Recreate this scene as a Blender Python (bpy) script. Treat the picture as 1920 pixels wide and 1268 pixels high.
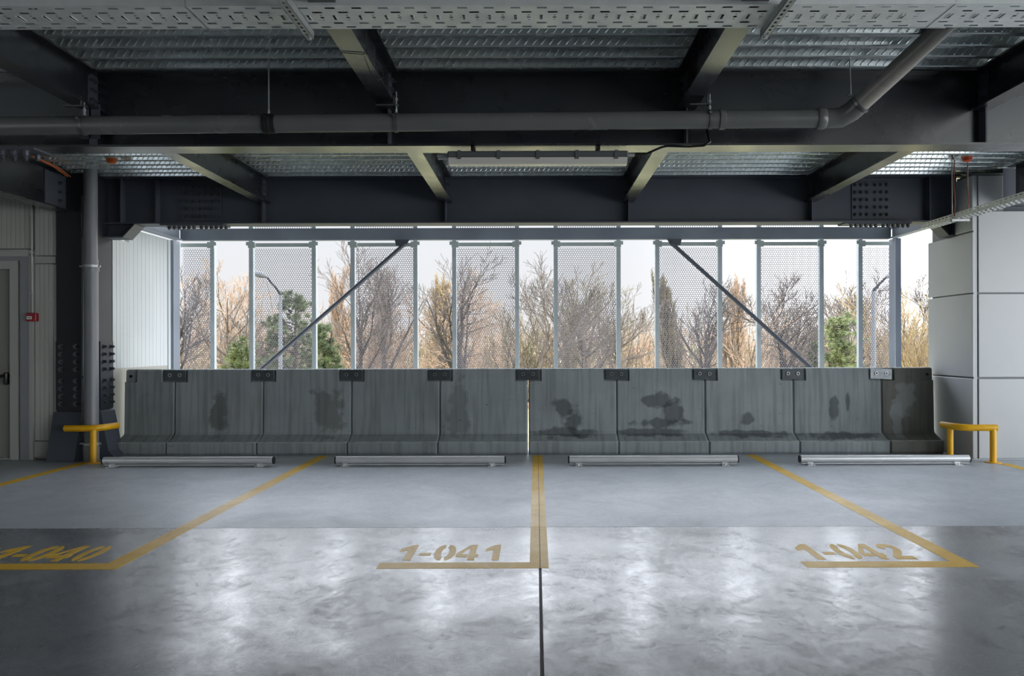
import bpy, math, random
from mathutils import Vector, Matrix

# ---------------------------------------------------------------- scene, camera, sky, sun, exposure
S = bpy.context.scene
COL = S.collection
for o in list(bpy.data.objects):
    bpy.data.objects.remove(o)
S.view_settings.view_transform = 'Standard'
S.view_settings.look = 'None'
S.view_settings.gamma = 1.0
S.view_settings.use_curve_mapping = False
S.view_settings.exposure = 0.0
S.cycles.use_denoising = True
S.cycles.diffuse_bounces = 5
S.cycles.glossy_bounces = 4
S.cycles.max_bounces = 8
S.cycles.sample_clamp_indirect = 6.0
S.cycles.caustics_reflective = False
S.cycles.caustics_refractive = False

F = 1540.0
cam = bpy.data.objects.new('camera', bpy.data.cameras.new('camera'))
COL.objects.link(cam)
cam.location = (0, 0, 1.30)
cam.rotation_euler = (math.pi / 2, 0.0026, 0)
cam.data.sensor_width = 36.0
cam.data.lens = F / 1920 * 36
cam.data.shift_x = -45 / 1920
cam.data.shift_y = 13 / 1920
cam.data.clip_end = 600
S.camera = cam

SKY_FRONT = 1.0
SKY_HIGH = 9.0
SKY_BACK = 6.3
SUN_ENERGY = 1.6
w = bpy.data.worlds.new('overcast_sky')
S.world = w
w.use_nodes = True
nt = w.node_tree
nt.nodes.clear()
N = nt.nodes.new
L = nt.links.new
tc = N('ShaderNodeTexCoord'); sp = N('ShaderNodeSeparateXYZ')
L(tc.outputs['Generated'], sp.inputs[0])
# hazy bright white sky towards the trees, raised towards the right and back to fill the interior
# (an overcast sky grows brighter from the horizon up)
mz = N('ShaderNodeMapRange'); mz.interpolation_type = 'SMOOTHSTEP'
mz.inputs['From Min'].default_value = 0.13; mz.inputs['From Max'].default_value = 0.36
mz.inputs['To Min'].default_value = SKY_FRONT; mz.inputs['To Max'].default_value = SKY_HIGH
L(sp.outputs['Z'], mz.inputs['Value'])
dt = N('ShaderNodeVectorMath'); dt.operation = 'DOT_PRODUCT'; dt.inputs[1].default_value = (0.95, -0.31, 0.0)
L(tc.outputs['Generated'], dt.inputs[0])
mr = N('ShaderNodeMapRange'); mr.interpolation_type = 'SMOOTHSTEP'
mr.inputs['From Min'].default_value = -0.25; mr.inputs['From Max'].default_value = 0.75
L(dt.outputs['Value'], mr.inputs['Value'])
st = N('ShaderNodeMix'); st.data_type = 'FLOAT'; st.inputs['B'].default_value = SKY_BACK
L(mr.outputs[0], st.inputs['Factor']); L(mz.outputs[0], st.inputs['A'])
mh = N('ShaderNodeMapRange')
mh.inputs['From Min'].default_value = 0.0; mh.inputs['From Max'].default_value = 0.5
L(sp.outputs['Z'], mh.inputs['Value'])
mc = N('ShaderNodeMix'); mc.data_type = 'RGBA'
mc.inputs['A'].default_value = (0.86, 0.865, 0.875, 1)
mc.inputs['B'].default_value = (0.88, 0.95, 1.08, 1)
L(mh.outputs[0], mc.inputs['Factor'])
bg = N('ShaderNodeBackground'); ow = N('ShaderNodeOutputWorld')
L(mc.outputs['Result'], bg.inputs['Color']); L(st.outputs[0], bg.inputs['Strength']); L(bg.outputs[0], ow.inputs['Surface'])

sun = bpy.data.objects.new('sun', bpy.data.lights.new('sun', 'SUN'))
COL.objects.link(sun)
sun.data.energy = SUN_ENERGY
sun.data.angle = math.radians(3)
sun.data.color = (1.0, 0.93, 0.82)
sun.rotation_euler = Vector((-0.45, 0.72, -0.53)).to_track_quat('-Z', 'Y').to_euler()

# ---------------------------------------------------------------- helpers
ORIG = {}

def lin(h):
    h = h.lstrip('#')
    c = [int(h[i:i + 2], 16) / 255 for i in (0, 2, 4)]
    return tuple((x / 12.92 if x <= 0.04045 else ((x + 0.055) / 1.055) ** 2.4) for x in c) + (1.0,)

class MB:
    def __init__(s):
        s.v = []; s.f = []
    def face(s, pts):
        n = len(s.v); s.v.extend(tuple(p) for p in pts); s.f.append(tuple(range(n, n + len(pts))))
    def box(s, x0, x1, y0, y1, z0, z1):
        n = len(s.v)
        s.v += [(x0, y0, z0), (x1, y0, z0), (x1, y1, z0), (x0, y1, z0), (x0, y0, z1), (x1, y0, z1), (x1, y1, z1), (x0, y1, z1)]
        for q in ((0, 3, 2, 1), (4, 5, 6, 7), (0, 1, 5, 4), (1, 2, 6, 5), (2, 3, 7, 6), (3, 0, 4, 7)):
            s.f.append(tuple(n + i for i in q))
        return s
    def bbox(s, x0, x1, y0, y1, z0, z1, b=0.004):
        """box with chamfered edges"""
        sx, sy, sz = (x0, x1), (y0, y1), (z0, z1)
        P = {}
        for i in (0, 1):
            for j in (0, 1):
                for k in (0, 1):
                    x, y, z = sx[i], sy[j], sz[k]
                    dx, dy, dz = (b, -b)[i], (b, -b)[j], (b, -b)[k]
                    n = len(s.v)
                    s.v += [(x, y + dy, z + dz), (x + dx, y, z + dz), (x + dx, y + dy, z)]
                    P[i, j, k] = n
        def q(*a): s.f.append(a)
        for i, fl in ((0, 1), (1, 0)):
            r = [P[i, 0, 0], P[i, 1, 0], P[i, 1, 1], P[i, 0, 1]]; q(*(r[::-1] if fl else r))
            r = [P[0, i, 0] + 1, P[1, i, 0] + 1, P[1, i, 1] + 1, P[0, i, 1] + 1]; q(*(r if fl else r[::-1]))
            r = [P[0, 0, i] + 2, P[1, 0, i] + 2, P[1, 1, i] + 2, P[0, 1, i] + 2]; q(*(r[::-1] if fl else r))
        for a in (0, 1):
            for c in (0, 1):
                q(P[a, c, 0], P[a, c, 1], P[a, c, 1] + 1, P[a, c, 0] + 1)
                q(P[a, 0, c], P[a, 1, c], P[a, 1, c] + 2, P[a, 0, c] + 2)
                q(P[0, a, c] + 1, P[1, a, c] + 1, P[1, a, c] + 2, P[0, a, c] + 2)
        for i in (0, 1):
            for j in (0, 1):
                for k in (0, 1):
                    n = P[i, j, k]; q(n, n + 1, n + 2)
        return s
    def prism(s, poly, axis, a, b):
        """poly of 2-D points extruded along axis from a to b: x->(y,z), y->(x,z), z->(x,y)"""
        def mk(p, t):
            return {'x': (t, p[0], p[1]), 'y': (p[0], t, p[1]), 'z': (p[0], p[1], t)}[axis]
        n = len(s.v); m = len(poly)
        s.v += [mk(p, a) for p in poly] + [mk(p, b) for p in poly]
        s.f.append(tuple(n + i for i in range(m))); s.f.append(tuple(n + m + i for i in range(m))[::-1])
        for i in range(m):
            j = (i + 1) % m
            s.f.append((n + i, n + m + i, n + m + j, n + j))
        return s
    def tube(s, pts, r, n=16, caps=True):
        pts = [Vector(p) for p in pts]
        rs = r if isinstance(r, (list, tuple)) else [r] * len(pts)
        up = None; base = len(s.v)
        for i, p in enumerate(pts):
            if i == 0: t = pts[1] - p
            elif i == len(pts) - 1: t = p - pts[-2]
            else: t = (pts[i + 1] - p).normalized() + (p - pts[i - 1]).normalized()
            t.normalize()
            if up is None:
                a = Vector((0, 0, 1)) if abs(t.z) < 0.9 else Vector((1, 0, 0))
                up = (a - t * a.dot(t)).normalized()
            else:
                up = (up - t * up.dot(t)).normalized()
            sd = t.cross(up)
            k = 1.0
            if 0 < i < len(pts) - 1:
                c = (pts[i + 1] - p).normalized().dot((p - pts[i - 1]).normalized())
                k = 1.0 / max(0.5, math.sqrt((1 + c) / 2))
            for j in range(n):
                an = 2 * math.pi * j / n
                s.v.append(tuple(p + (up * math.cos(an) + sd * math.sin(an)) * rs[i] * (k if k < 1.3 else 1.15)))
        for i in range(len(pts) - 1):
            for j in range(n):
                a = base + i * n + j; b = base + i * n + (j + 1) % n
                s.f.append((a, b, b + n, a + n))
        if caps:
            s.f.append(tuple(base + j for j in range(n))[::-1])
            s.f.append(tuple(base + (len(pts) - 1) * n + j for j in range(n)))
        return s
    def build(s, name, mat, parent=None, smooth=False, origin=None):
        me = bpy.data.meshes.new(name)
        if parent is not None:
            o0 = ORIG[parent.name]
        elif origin is not None:
            o0 = Vector(origin)
        else:
            xs = [v[0] for v in s.v]; ys = [v[1] for v in s.v]; zs = [v[2] for v in s.v]
            o0 = Vector(((min(xs) + max(xs)) / 2, (min(ys) + max(ys)) / 2, min(zs)))
        me.from_pydata([(v[0] - o0.x, v[1] - o0.y, v[2] - o0.z) for v in s.v], [], s.f)
        if smooth:
            for p in me.polygons: p.use_smooth = True
            if smooth is not True:
                try: me.set_sharp_from_angle(angle=math.radians(smooth))
                except Exception: pass
        me.materials.append(mat)
        o = bpy.data.objects.new(name, me); COL.objects.link(o)
        ORIG[o.name] = o0.copy()
        if parent is not None: o.parent = parent
        else: o.location = o0
        return o

def tag(o, label=None, cat=None, group=None, kind=None):
    if label: o['label'] = label
    if cat: o['category'] = cat
    if group: o['group'] = group
    if kind: o['kind'] = kind
    return o

def thing(name, loc, label, cat, group=None, kind=None):
    o = bpy.data.objects.new(name, None); COL.objects.link(o)
    o.empty_display_size = 0.1
    o.location = loc; ORIG[o.name] = Vector(loc)
    return tag(o, label, cat, group, kind)

def kids(o):
    return [c for c in bpy.data.objects if c.parent == o]

def copy_tree(o, shift=(0, 0, 0), parent=None, table=None):
    if table is None:
        table = {}
        for c in bpy.data.objects:
            if c.parent: table.setdefault(c.parent.name, []).append(c)
    c = o.copy(); COL.objects.link(c)
    ORIG[c.name] = ORIG[o.name] + Vector(shift)
    if parent is None: c.location = Vector(o.location) + Vector(shift)
    else: c.parent = parent
    for k in table.get(o.name, []): copy_tree(k, shift, c, table)
    return c

# ---------------------------------------------------------------- materials
def mat(name, c1, rough=0.5, metal=0.0, c2=None, scale=4.0, stretch=(1, 1, 1), bump=0.0, bscale=None, rvar=0.0, spec=0.5, detail=6, lo=0.35, hi=0.65, island=0.0):
    m = bpy.data.materials.new(name); m.use_nodes = True
    nt = m.node_tree; b = nt.nodes['Principled BSDF']
    col1 = lin(c1) if isinstance(c1, str) else c1
    b.inputs['Base Color'].default_value = col1
    b.inputs['Roughness'].default_value = rough
    b.inputs['Metallic'].default_value = metal
    b.inputs['Specular IOR Level'].default_value = spec
    if c2 or bump or rvar:
        tc = nt.nodes.new('ShaderNodeTexCoord'); mp = nt.nodes.new('ShaderNodeMapping')
        mp.inputs['Scale'].default_value = stretch
        nt.links.new(tc.outputs['Object'], mp.inputs['Vector'])
        oi = nt.nodes.new('ShaderNodeObjectInfo')
        ml = nt.nodes.new('ShaderNodeMath'); ml.operation = 'MULTIPLY'; ml.inputs[1].default_value = 37.0
        nt.links.new(oi.outputs['Random'], ml.inputs[0]); nt.links.new(ml.outputs[0], mp.inputs['Location'])
        nz = nt.nodes.new('ShaderNodeTexNoise'); nz.inputs['Scale'].default_value = scale; nz.inputs['Detail'].default_value = detail
        nt.links.new(mp.outputs[0], nz.inputs['Vector'])
        rp = nt.nodes.new('ShaderNodeMapRange'); rp.inputs['From Min'].default_value = lo; rp.inputs['From Max'].default_value = hi
        nt.links.new(nz.outputs['Fac'], rp.inputs['Value'])
        if c2:
            mx = nt.nodes.new('ShaderNodeMix'); mx.data_type = 'RGBA'
            mx.inputs['A'].default_value = col1; mx.inputs['B'].default_value = lin(c2) if isinstance(c2, str) else c2
            nt.links.new(rp.outputs[0], mx.inputs['Factor']); nt.links.new(mx.outputs['Result'], b.inputs['Base Color'])
        if rvar:
            mr2 = nt.nodes.new('ShaderNodeMapRange'); mr2.inputs['To Min'].default_value = rough; mr2.inputs['To Max'].default_value = rough + rvar
            nt.links.new(rp.outputs[0], mr2.inputs['Value']); nt.links.new(mr2.outputs[0], b.inputs['Roughness'])
        if bump:
            n2 = nz
            if bscale:
                n2 = nt.nodes.new('ShaderNodeTexNoise'); n2.inputs['Scale'].default_value = bscale; n2.inputs['Detail'].default_value = 5
                nt.links.new(mp.outputs[0], n2.inputs['Vector'])
            bp = nt.nodes.new('ShaderNodeBump'); bp.inputs['Strength'].default_value = bump; bp.inputs['Distance'].default_value = 0.01
            nt.links.new(n2.outputs['Fac'], bp.inputs['Height']); nt.links.new(bp.outputs[0], b.inputs['Normal'])
    return m

M = {}
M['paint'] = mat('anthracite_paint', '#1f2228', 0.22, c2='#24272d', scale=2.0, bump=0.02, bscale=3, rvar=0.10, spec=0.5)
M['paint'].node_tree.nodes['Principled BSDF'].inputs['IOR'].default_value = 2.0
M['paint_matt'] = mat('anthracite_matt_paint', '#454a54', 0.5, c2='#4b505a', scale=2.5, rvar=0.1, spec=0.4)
M['paint_column'] = mat('dark_column_paint', '#24272d', 0.5, c2='#2a2d34', scale=2.0, rvar=0.1, spec=0.4)
M['facade_paint'] = mat('blue_grey_paint', '#6b7380', 0.42, c2='#767f8c', scale=2.5, rvar=0.15)
M['bolt'] = mat('dark_bolt_steel', '#4b4f57', 0.32, metal=0.3)
M['boltzinc'] = mat('zinc_bolt_steel', '#9a9c9c', 0.35, metal=0.7)
M['deck'] = mat('galvanised_decking', '#dfeaea', 0.18, metal=0.72, c2='#ecf4f4', scale=14, rvar=0.10)
M['galv'] = mat('galvanised_tray', '#e8ecec', 0.46, metal=0.6, c2='#dde1e2', scale=9, rvar=0.12)
M['galvdark'] = mat('galvanised_strut', '#a4a9ab', 0.4, metal=0.6, c2='#b5b9ba', scale=20)
M['pipe'] = mat('grey_pipe_plastic', '#5f6161', 0.22, c2='#676969', scale=3, rvar=0.06)
M['pipe_down'] = mat('downpipe_plastic', '#74777d', 0.33, c2='#7b7e84', scale=3, rvar=0.08)
M['pipe_branch'] = mat('brownish_grey_pipe_plastic', '#8d8a83', 0.25, c2='#98958d', scale=3, rvar=0.06)
M['clamp'] = mat('clamp_steel', '#6f7273', 0.35, metal=0.7)
M['rubber'] = mat('black_rubber', '#141414', 0.6)
M['yellow'] = mat('yellow_guard_paint', '#e8b010', 0.35, c2='#dca60e', scale=5)
M['linepaint'] = None
M['panelwhite'] = mat('white_sandwich_panel', '#abb1b5', 0.45, c2='#b3b8bb', scale=1.2)
M['panelgrey'] = mat('grey_sandwich_panel', '#b4b6b1', 0.45, c2='#bdbfba', scale=1.2)
M['clad'] = mat('satin_cladding_panel', '#a3a8ab', 0.40, metal=0.0, c2='#abb0b2', scale=1.3, rvar=0.06, spec=0.8)
M['cladgap'] = mat('cladding_joint', '#6c6f74', 0.5)
M['doorleaf'] = mat('door_paint', '#8f8f88', 0.5)
M['doorframe'] = mat('door_frame_paint', '#b0b2ad', 0.45)
M['flash'] = mat('grey_flashing', '#8d9094', 0.45)
M['black'] = mat('black_plastic', '#0c0c0d', 0.4)
M['red'] = mat('red_alarm_plastic', '#9c1824', 0.4)
M['white'] = mat('white_plastic', '#e2e2de', 0.4)
M['conduit'] = mat('pale_conduit', '#c6c8c6', 0.4)
M['orange'] = mat('orange_plastic', '#d9641c', 0.4)
M['orangered'] = mat('orange_red_plastic', '#c94b1e', 0.4)
M['orangecable'] = mat('orange_cable', '#e07b4c', 0.5)
M['redcable'] = mat('red_brown_cable', '#7d3f31', 0.5)
M['lamphouse'] = mat('lamp_housing_plastic', '#54585a', 0.45)
M['lampdiff'] = mat('lamp_diffuser_plastic', '#c9c9c2', 0.28, spec=0.6)
M['stop'] = mat('silver_stop_tube', '#d6d9da', 0.30, metal=0.25, c2='#cdd0d2', scale=5)
M['slabedge'] = mat('grey_slab_concrete', '#6d7072', 0.8)
M['perf'] = mat('perforated_sheet_metal', '#98949f', 0.5, metal=0.0)
M['mullion'] = mat('mullion_aluminium', '#9da7ac', 0.42, metal=0.15, c2='#a8b1b6', scale=5)
M['perfband'] = mat('panel_border_metal', '#a0a9a5', 0.45, metal=0.1)
M['ground'] = mat('dry_grass_ground', '#8f8560', 0.95, c2='#7d7f58', scale=0.15)
M['upper'] = mat('facade_render', '#a9abad', 0.8)
M['joint'] = mat('black_joint_filler', '#101112', 0.7)

def concrete(name, base, base2, stains=(), dark='#2b3030', amount=0.5):
    """cast concrete with blotches, form lines, pits and damp patches of their own shape; stains = (x, z, rx, rz) in the unit's own space"""
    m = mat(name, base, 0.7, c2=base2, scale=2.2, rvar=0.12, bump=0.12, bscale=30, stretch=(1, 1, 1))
    nt = m.node_tree; b = nt.nodes['Principled BSDF']
    src = b.inputs['Base Color'].links[0].from_socket
    tc = nt.nodes.new('ShaderNodeTexCoord')
    def mixto(src, fac, colr):
        mx = nt.nodes.new('ShaderNodeMix'); mx.data_type = 'RGBA'; mx.inputs['B'].default_value = lin(colr)
        nt.links.new(src, mx.inputs['A']); nt.links.new(fac, mx.inputs['Factor']); return mx.outputs['Result']
    oi = nt.nodes.new('ShaderNodeObjectInfo')
    vm = nt.nodes.new('ShaderNodeVectorMath'); vm.operation = 'SCALE'; vm.inputs['Scale'].default_value = 41.0
    cb = nt.nodes.new('ShaderNodeCombineXYZ')
    for k in range(3): nt.links.new(oi.outputs['Random'], cb.inputs[k])
    nt.links.new(cb.outputs[0], vm.inputs[0])
    ad = nt.nodes.new('ShaderNodeVectorMath'); ad.operation = 'ADD'
    nt.links.new(tc.outputs['Object'], ad.inputs[0]); nt.links.new(vm.outputs[0], ad.inputs[1])
    def noise(scale, st, lo, hi, det=5):
        mp = nt.nodes.new('ShaderNodeMapping'); mp.inputs['Scale'].default_value = st
        nt.links.new(ad.outputs[0], mp.inputs['Vector'])
        n = nt.nodes.new('ShaderNodeTexNoise'); n.inputs['Scale'].default_value = scale; n.inputs['Detail'].default_value = det
        nt.links.new(mp.outputs[0], n.inputs['Vector'])
        r = nt.nodes.new('ShaderNodeMapRange'); r.inputs['From Min'].default_value = lo; r.inputs['From Max'].default_value = hi
        nt.links.new(n.outputs['Fac'], r.inputs['Value']); return r.outputs[0]
    def mul(a, k):
        mm = nt.nodes.new('ShaderNodeMath'); mm.operation = 'MULTIPLY'; nt.links.new(a, mm.inputs[0])
        if isinstance(k, float): mm.inputs[1].default_value = k
        else: nt.links.new(k, mm.inputs[1])
        return mm.outputs[0]
    run = '#3a3b37'
    src = mixto(src, mul(noise(3.0, (7, 1, 0.4), 0.45, 0.8), 0.5), run)        # vertical runs
    src = mixto(src, mul(noise(22, (0.5, 1, 1.5), 0.69, 0.76, 4), 0.6), run)  # pits and scratches
    src = mixto(src, mul(noise(1.6, (1, 1, 1), 0.55, 0.8), 0.35), '#7c8586')
    # pale broken line painted along the top of the toe, for light catching the edge
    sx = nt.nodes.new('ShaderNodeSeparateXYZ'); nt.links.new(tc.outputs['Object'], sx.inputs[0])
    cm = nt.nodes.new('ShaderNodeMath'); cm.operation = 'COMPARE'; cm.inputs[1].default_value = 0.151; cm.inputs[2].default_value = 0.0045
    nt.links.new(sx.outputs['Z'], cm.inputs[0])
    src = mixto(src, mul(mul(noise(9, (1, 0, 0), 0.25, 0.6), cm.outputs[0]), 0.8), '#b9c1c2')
    for (x, z, rx, rz) in stains:
        mp = nt.nodes.new('ShaderNodeMapping'); mp.vector_type = 'TEXTURE'
        mp.inputs['Location'].default_value = (x, 0, z); mp.inputs['Scale'].default_value = (rx, 50, rz)
        nt.links.new(tc.outputs['Object'], mp.inputs['Vector'])
        ln = nt.nodes.new('ShaderNodeVectorMath'); ln.operation = 'LENGTH'; nt.links.new(mp.outputs[0], ln.inputs[0])
        nz = noise(7.0, (1, 1, 1), 0.2, 0.8)
        sm = nt.nodes.new('ShaderNodeMath'); sm.operation = 'MULTIPLY_ADD'; sm.inputs[1].default_value = 1.1
        nt.links.new(nz, sm.inputs[0]); nt.links.new(ln.outputs['Value'], sm.inputs[2])
        r = nt.nodes.new('ShaderNodeMapRange'); r.inputs['From Min'].default_value = 1.42; r.inputs['From Max'].default_value = 1.12
        r.inputs['To Max'].default_value = amount
        nt.links.new(sm.outputs[0], r.inputs['Value'])
        src = mixto(src, r.outputs[0], dark)
    nt.links.new(src, b.inputs['Base Color'])
    return m

def floor_mat(name, c1, c2, r0, r1, spec, coat, cloudy):
    m = bpy.data.materials.new(name); m.use_nodes = True
    nt = m.node_tree; b = nt.nodes['Principled BSDF']; N = nt.nodes.new; L = nt.links.new
    tc = N('ShaderNodeTexCoord')
    def noise(scale, st, det=8, dist=0.0, rough=0.6):
        mp = N('ShaderNodeMapping'); mp.inputs['Scale'].default_value = st; mp.inputs['Rotation'].default_value = (0, 0, 0.15)
        L(tc.outputs['Object'], mp.inputs['Vector'])
        n = N('ShaderNodeTexNoise'); n.inputs['Scale'].default_value = scale; n.inputs['Detail'].default_value = det
        n.inputs['Distortion'].default_value = dist; n.inputs['Roughness'].default_value = rough
        L(mp.outputs[0], n.inputs['Vector']); return n.outputs['Fac']
    def rng(s, a, b_, c=0.0, d=1.0):
        r = N('ShaderNodeMapRange'); r.inputs['From Min'].default_value = a; r.inputs['From Max'].default_value = b_
        r.inputs['To Min'].default_value = c; r.inputs['To Max'].default_value = d; L(s, r.inputs['Value']); return r.outputs[0]
    cloud = noise(0.85, (1, 1.15, 1), 14, 0.9, 0.68)
    smear = noise(3.4, (1.0, 0.75, 1), 12, 1.4, 0.72)
    grain = noise(55, (1, 1, 1), 6, 0.0, 0.7)
    swirl = noise(11.0, (1.0, 0.8, 1), 10, 1.8, 0.75)
    a0 = N('ShaderNodeMath'); a0.operation = 'MULTIPLY_ADD'; a0.inputs[1].default_value = 0.42
    L(swirl, a0.inputs[0]); L(rng(cloud, 0.0, 1.0, -0.19, 0.34), a0.inputs[2])
    ad = N('ShaderNodeMath'); ad.operation = 'MULTIPLY_ADD'; ad.inputs[1].default_value = 0.42
    L(smear, ad.inputs[0]); L(a0.outputs[0], ad.inputs[2])
    t = rng(ad.outputs[0], 0.36, 0.62)
    mx = N('ShaderNodeMix'); mx.data_type = 'RGBA'
    mx.inputs['A'].default_value = lin(c1); mx.inputs['B'].default_value = lin(c2)
    L(t, mx.inputs['Factor'])
    m2 = N('ShaderNodeMix'); m2.data_type = 'RGBA'; m2.blend_type = 'MULTIPLY'; m2.inputs['Factor'].default_value = cloudy
    cr = N('ShaderNodeValToRGB'); cr.color_ramp.elements[0].position = 0.25; cr.color_ramp.elements[0].color = (0.6, 0.6, 0.61, 1)
    cr.color_ramp.elements[1].position = 0.6; cr.color_ramp.elements[1].color = (1, 1, 1, 1)
    L(grain, cr.inputs[0]); L(mx.outputs['Result'], m2.inputs['A']); L(cr.outputs[0], m2.inputs['B'])
    L(m2.outputs['Result'], b.inputs['Base Color'])
    L(rng(ad.outputs[0], 0.34, 0.62, r1, r0), b.inputs['Roughness'])
    b.inputs['IOR'].default_value = 1.6
    L(rng(ad.outputs[0], 0.34, 0.62, spec * 0.22, spec), b.inputs['Specular IOR Level'])
    b2 = N('ShaderNodeBump'); b2.inputs['Strength'].default_value = coat; b2.inputs['Distance'].default_value = 0.001
    L(grain, b2.inputs['Height']); L(b2.outputs[0], b.inputs['Normal'])
    return m

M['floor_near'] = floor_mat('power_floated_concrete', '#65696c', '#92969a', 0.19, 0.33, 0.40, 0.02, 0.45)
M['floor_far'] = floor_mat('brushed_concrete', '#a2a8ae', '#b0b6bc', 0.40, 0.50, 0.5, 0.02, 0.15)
M['linepaint'] = floor_mat('yellow_line_paint', '#d6a81c', '#e6b92a', 0.42, 0.52, 0.3, 0.02, 0.2)

# ---------------------------------------------------------------- floor, deck, walls
XR, YBK, YRF = 9.2, -11.0, -11.0   # right edge, back edge of the floor, back edge of the deck
GAP = 5.857          # floor joint across the bays
XJ = 0.021
fl = MB(); fl.box(-12, XR, YBK, 10.42, -0.30, -0.03)
floor = tag(fl.build('floor', M['slabedge'], origin=(0, 0, 0)), kind='structure')
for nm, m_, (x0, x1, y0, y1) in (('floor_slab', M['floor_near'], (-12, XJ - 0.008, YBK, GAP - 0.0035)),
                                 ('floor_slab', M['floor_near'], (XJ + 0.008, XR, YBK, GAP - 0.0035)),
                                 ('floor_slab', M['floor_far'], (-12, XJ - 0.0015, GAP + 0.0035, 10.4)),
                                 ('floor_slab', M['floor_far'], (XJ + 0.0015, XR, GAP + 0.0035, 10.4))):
    b = MB(); b.box(x0, x1, y0, y1, -0.05, 0.0); b.build(nm, m_, floor)
b = MB()
b.box(XJ - 0.008, XJ + 0.008, YBK, GAP, -0.04, -0.004); b.box(-12, XR, GAP - 0.0035, GAP + 0.0035, -0.04, -0.006); b.box(XJ - 0.0015, XJ + 0.0015, GAP, 10.4, -0.04, -0.002)
b.build('joint_filler', M['joint'], floor)

# profiled steel deck, ribs along X
ZD = 3.28; HD = 0.075; PER = 0.207
def deck():
    b = MB()
    prof = []
    y = YRF + 0.03
    ys = []
    k = int((9.86 - y) / PER)
    y0 = 9.62 - 0.031 - (k + 0) * PER      # a rib ends close to the far girder
    for i in range(k + 2):
        yb = y0 + i * PER
        prof += [(yb - 0.0015, ZD + 0.006), (yb + 0.004, ZD + 0.0005), (yb + 0.007, ZD), (yb + 0.048, ZD), (yb + 0.068, ZD + HD), (yb + 0.187, ZD + HD)]
        ys.append(yb)
    n = len(b.v)
    for (yy, zz) in prof: b.v += [(-12, yy, zz), (XR, yy, zz)]
    for i in range(len(prof) - 1):
        a = n + 2 * i; b.f.append((a, a + 2, a + 3, a + 1))
    return b, ys
db, ribs = deck()
ceiling = tag(db.build('ceiling', M['deck'], origin=(0, 0, ZD)), kind='structure')
b = MB()
# embossments on the camera-side web of every rib (web from (yb-0.022, ZD+HD) down to (yb, ZD))
for yb in ribs:
    if yb < 3.9 or yb > 9.6: continue
    ph = random.Random(int(yb * 1000)).random() * 0.055
    nb = Vector((0, -HD, -0.020)).normalized()
    x = -7.0 + ph
    while x < 7.0:
        def P(u, t, h):
            q = Vector((x + u, yb - 0.020 * t, ZD + HD * t)) + nb * h
            return tuple(q)
        lo, hi, EH = 0.13, 0.70, 0.007
        dx = 0.017
        base = [P(-dx - 0.005, lo, 0), P(-dx + 0.006, lo, 0), P(dx + 0.005, hi, 0), P(dx - 0.006, hi, 0)]
        top = [P(-dx - 0.001, lo + 0.08, EH), P(-dx + 0.003, lo + 0.08, EH), P(dx + 0.001, hi - 0.08, EH), P(dx - 0.003, hi - 0.08, EH)]
        n = len(b.v); b.v += base + top
        b.f += [(n + 4, n + 5, n + 6, n + 7), (n, n + 1, n + 5, n + 4), (n + 1, n + 2, n + 6, n + 5), (n + 2, n + 3, n + 7, n + 6), (n + 3, n, n + 4, n + 7)]
        x += 0.055
tag(b.build('deck_embossment', M['deck'], ceiling), kind='stuff')
b = MB(); b.box(-12, XR, YRF, 9.88, ZD + HD + 0.002, 3.52); b.build('roof_slab', M['slabedge'], ceiling)
b = MB(); b.box(-12, XR, 9.0, 9.86, 3.53, 9.5)  # unseen upper storey wall, added to block sun and sky over the facade bay
tag(b.build('wall_upper', M['upper']), kind='structure')
b = MB(); b.box(-5.6, 5.6, 9.89, 11.95, 3.42, 3.60)  # unseen slab added over the bay to hold sky light off its side wall
tag(b.build('bay_sky_blocker', M['upper']), kind='structure')
b = MB(); b.box(-12, XR, YRF, 9.0, 3.53, 9.5)  # unseen upper storeys, added so the sun cannot pass over the roof
tag(b.build('wall_upper_storey', M['upper']), kind='structure')

def ribbed(b, x0, x1, y, z0, z1, pitch, axis='x', groove=0.006, depth=0.006, thick=0.08, sign=-1):
    """sandwich panel with narrow vertical grooves; front face at y (or x), facing sign"""
    poly = []
    t = x0
    poly.append((x0, y))
    t = x0 + pitch
    while t < x1 - groove:
        poly += [(t, y), (t + groove * 0.3, y - sign * depth), (t + groove * 0.7, y - sign * depth), (t + groove, y)]
        t += pitch
    poly += [(x1, y), (x1, y - sign * thick), (x0, y - sign * thick)]
    if axis == 'y': poly = [(q, p) for p, q in poly]
    b.prism(poly, 'z', z0, z1)

# left wall with the door
YW = 9.42
wl = MB()
ribbed(wl, -5.745, -5.50, YW, 0.22, 2.24, 0.052)
ribbed(wl, -12, -5.775, YW, 2.42, 3.28, 0.052)
ribbed(wl, -5.745, -5.50, YW, 2.34, 3.28, 0.052)
wl.box(-12, -5.60, YW + 0.06, YW + 0.12, 0, 3.28)
wall_left = tag(wl.build('wall_left', M['panelgrey'], origin=(-7, YW, 0)), kind='structure')
b = MB(); b.box(-5.66, -5.11, 9.93, 9.97, 0, 3.28); b.box(-5.66, -5.60, YW + 0.14, 9.93, 0, 3.28)
tag(b.build('wall_recess', M['panelgrey']), kind='structure')
b = MB()
b.box(-5.80, -5.755, YW - 0.025, YW + 0.05, 0, 2.33)
b.box(-12, -5.80, YW - 0.03, YW + 0.05, 2.33, 2.40); b.box(-5.745, -5.50, YW - 0.008, YW + 0.05, 2.25, 2.33)
b.box(-5.745, -5.50, YW - 0.02, YW + 0.05, 0.03, 0.21)
b.build('flashing', M['doorframe'], wall_left)
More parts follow.
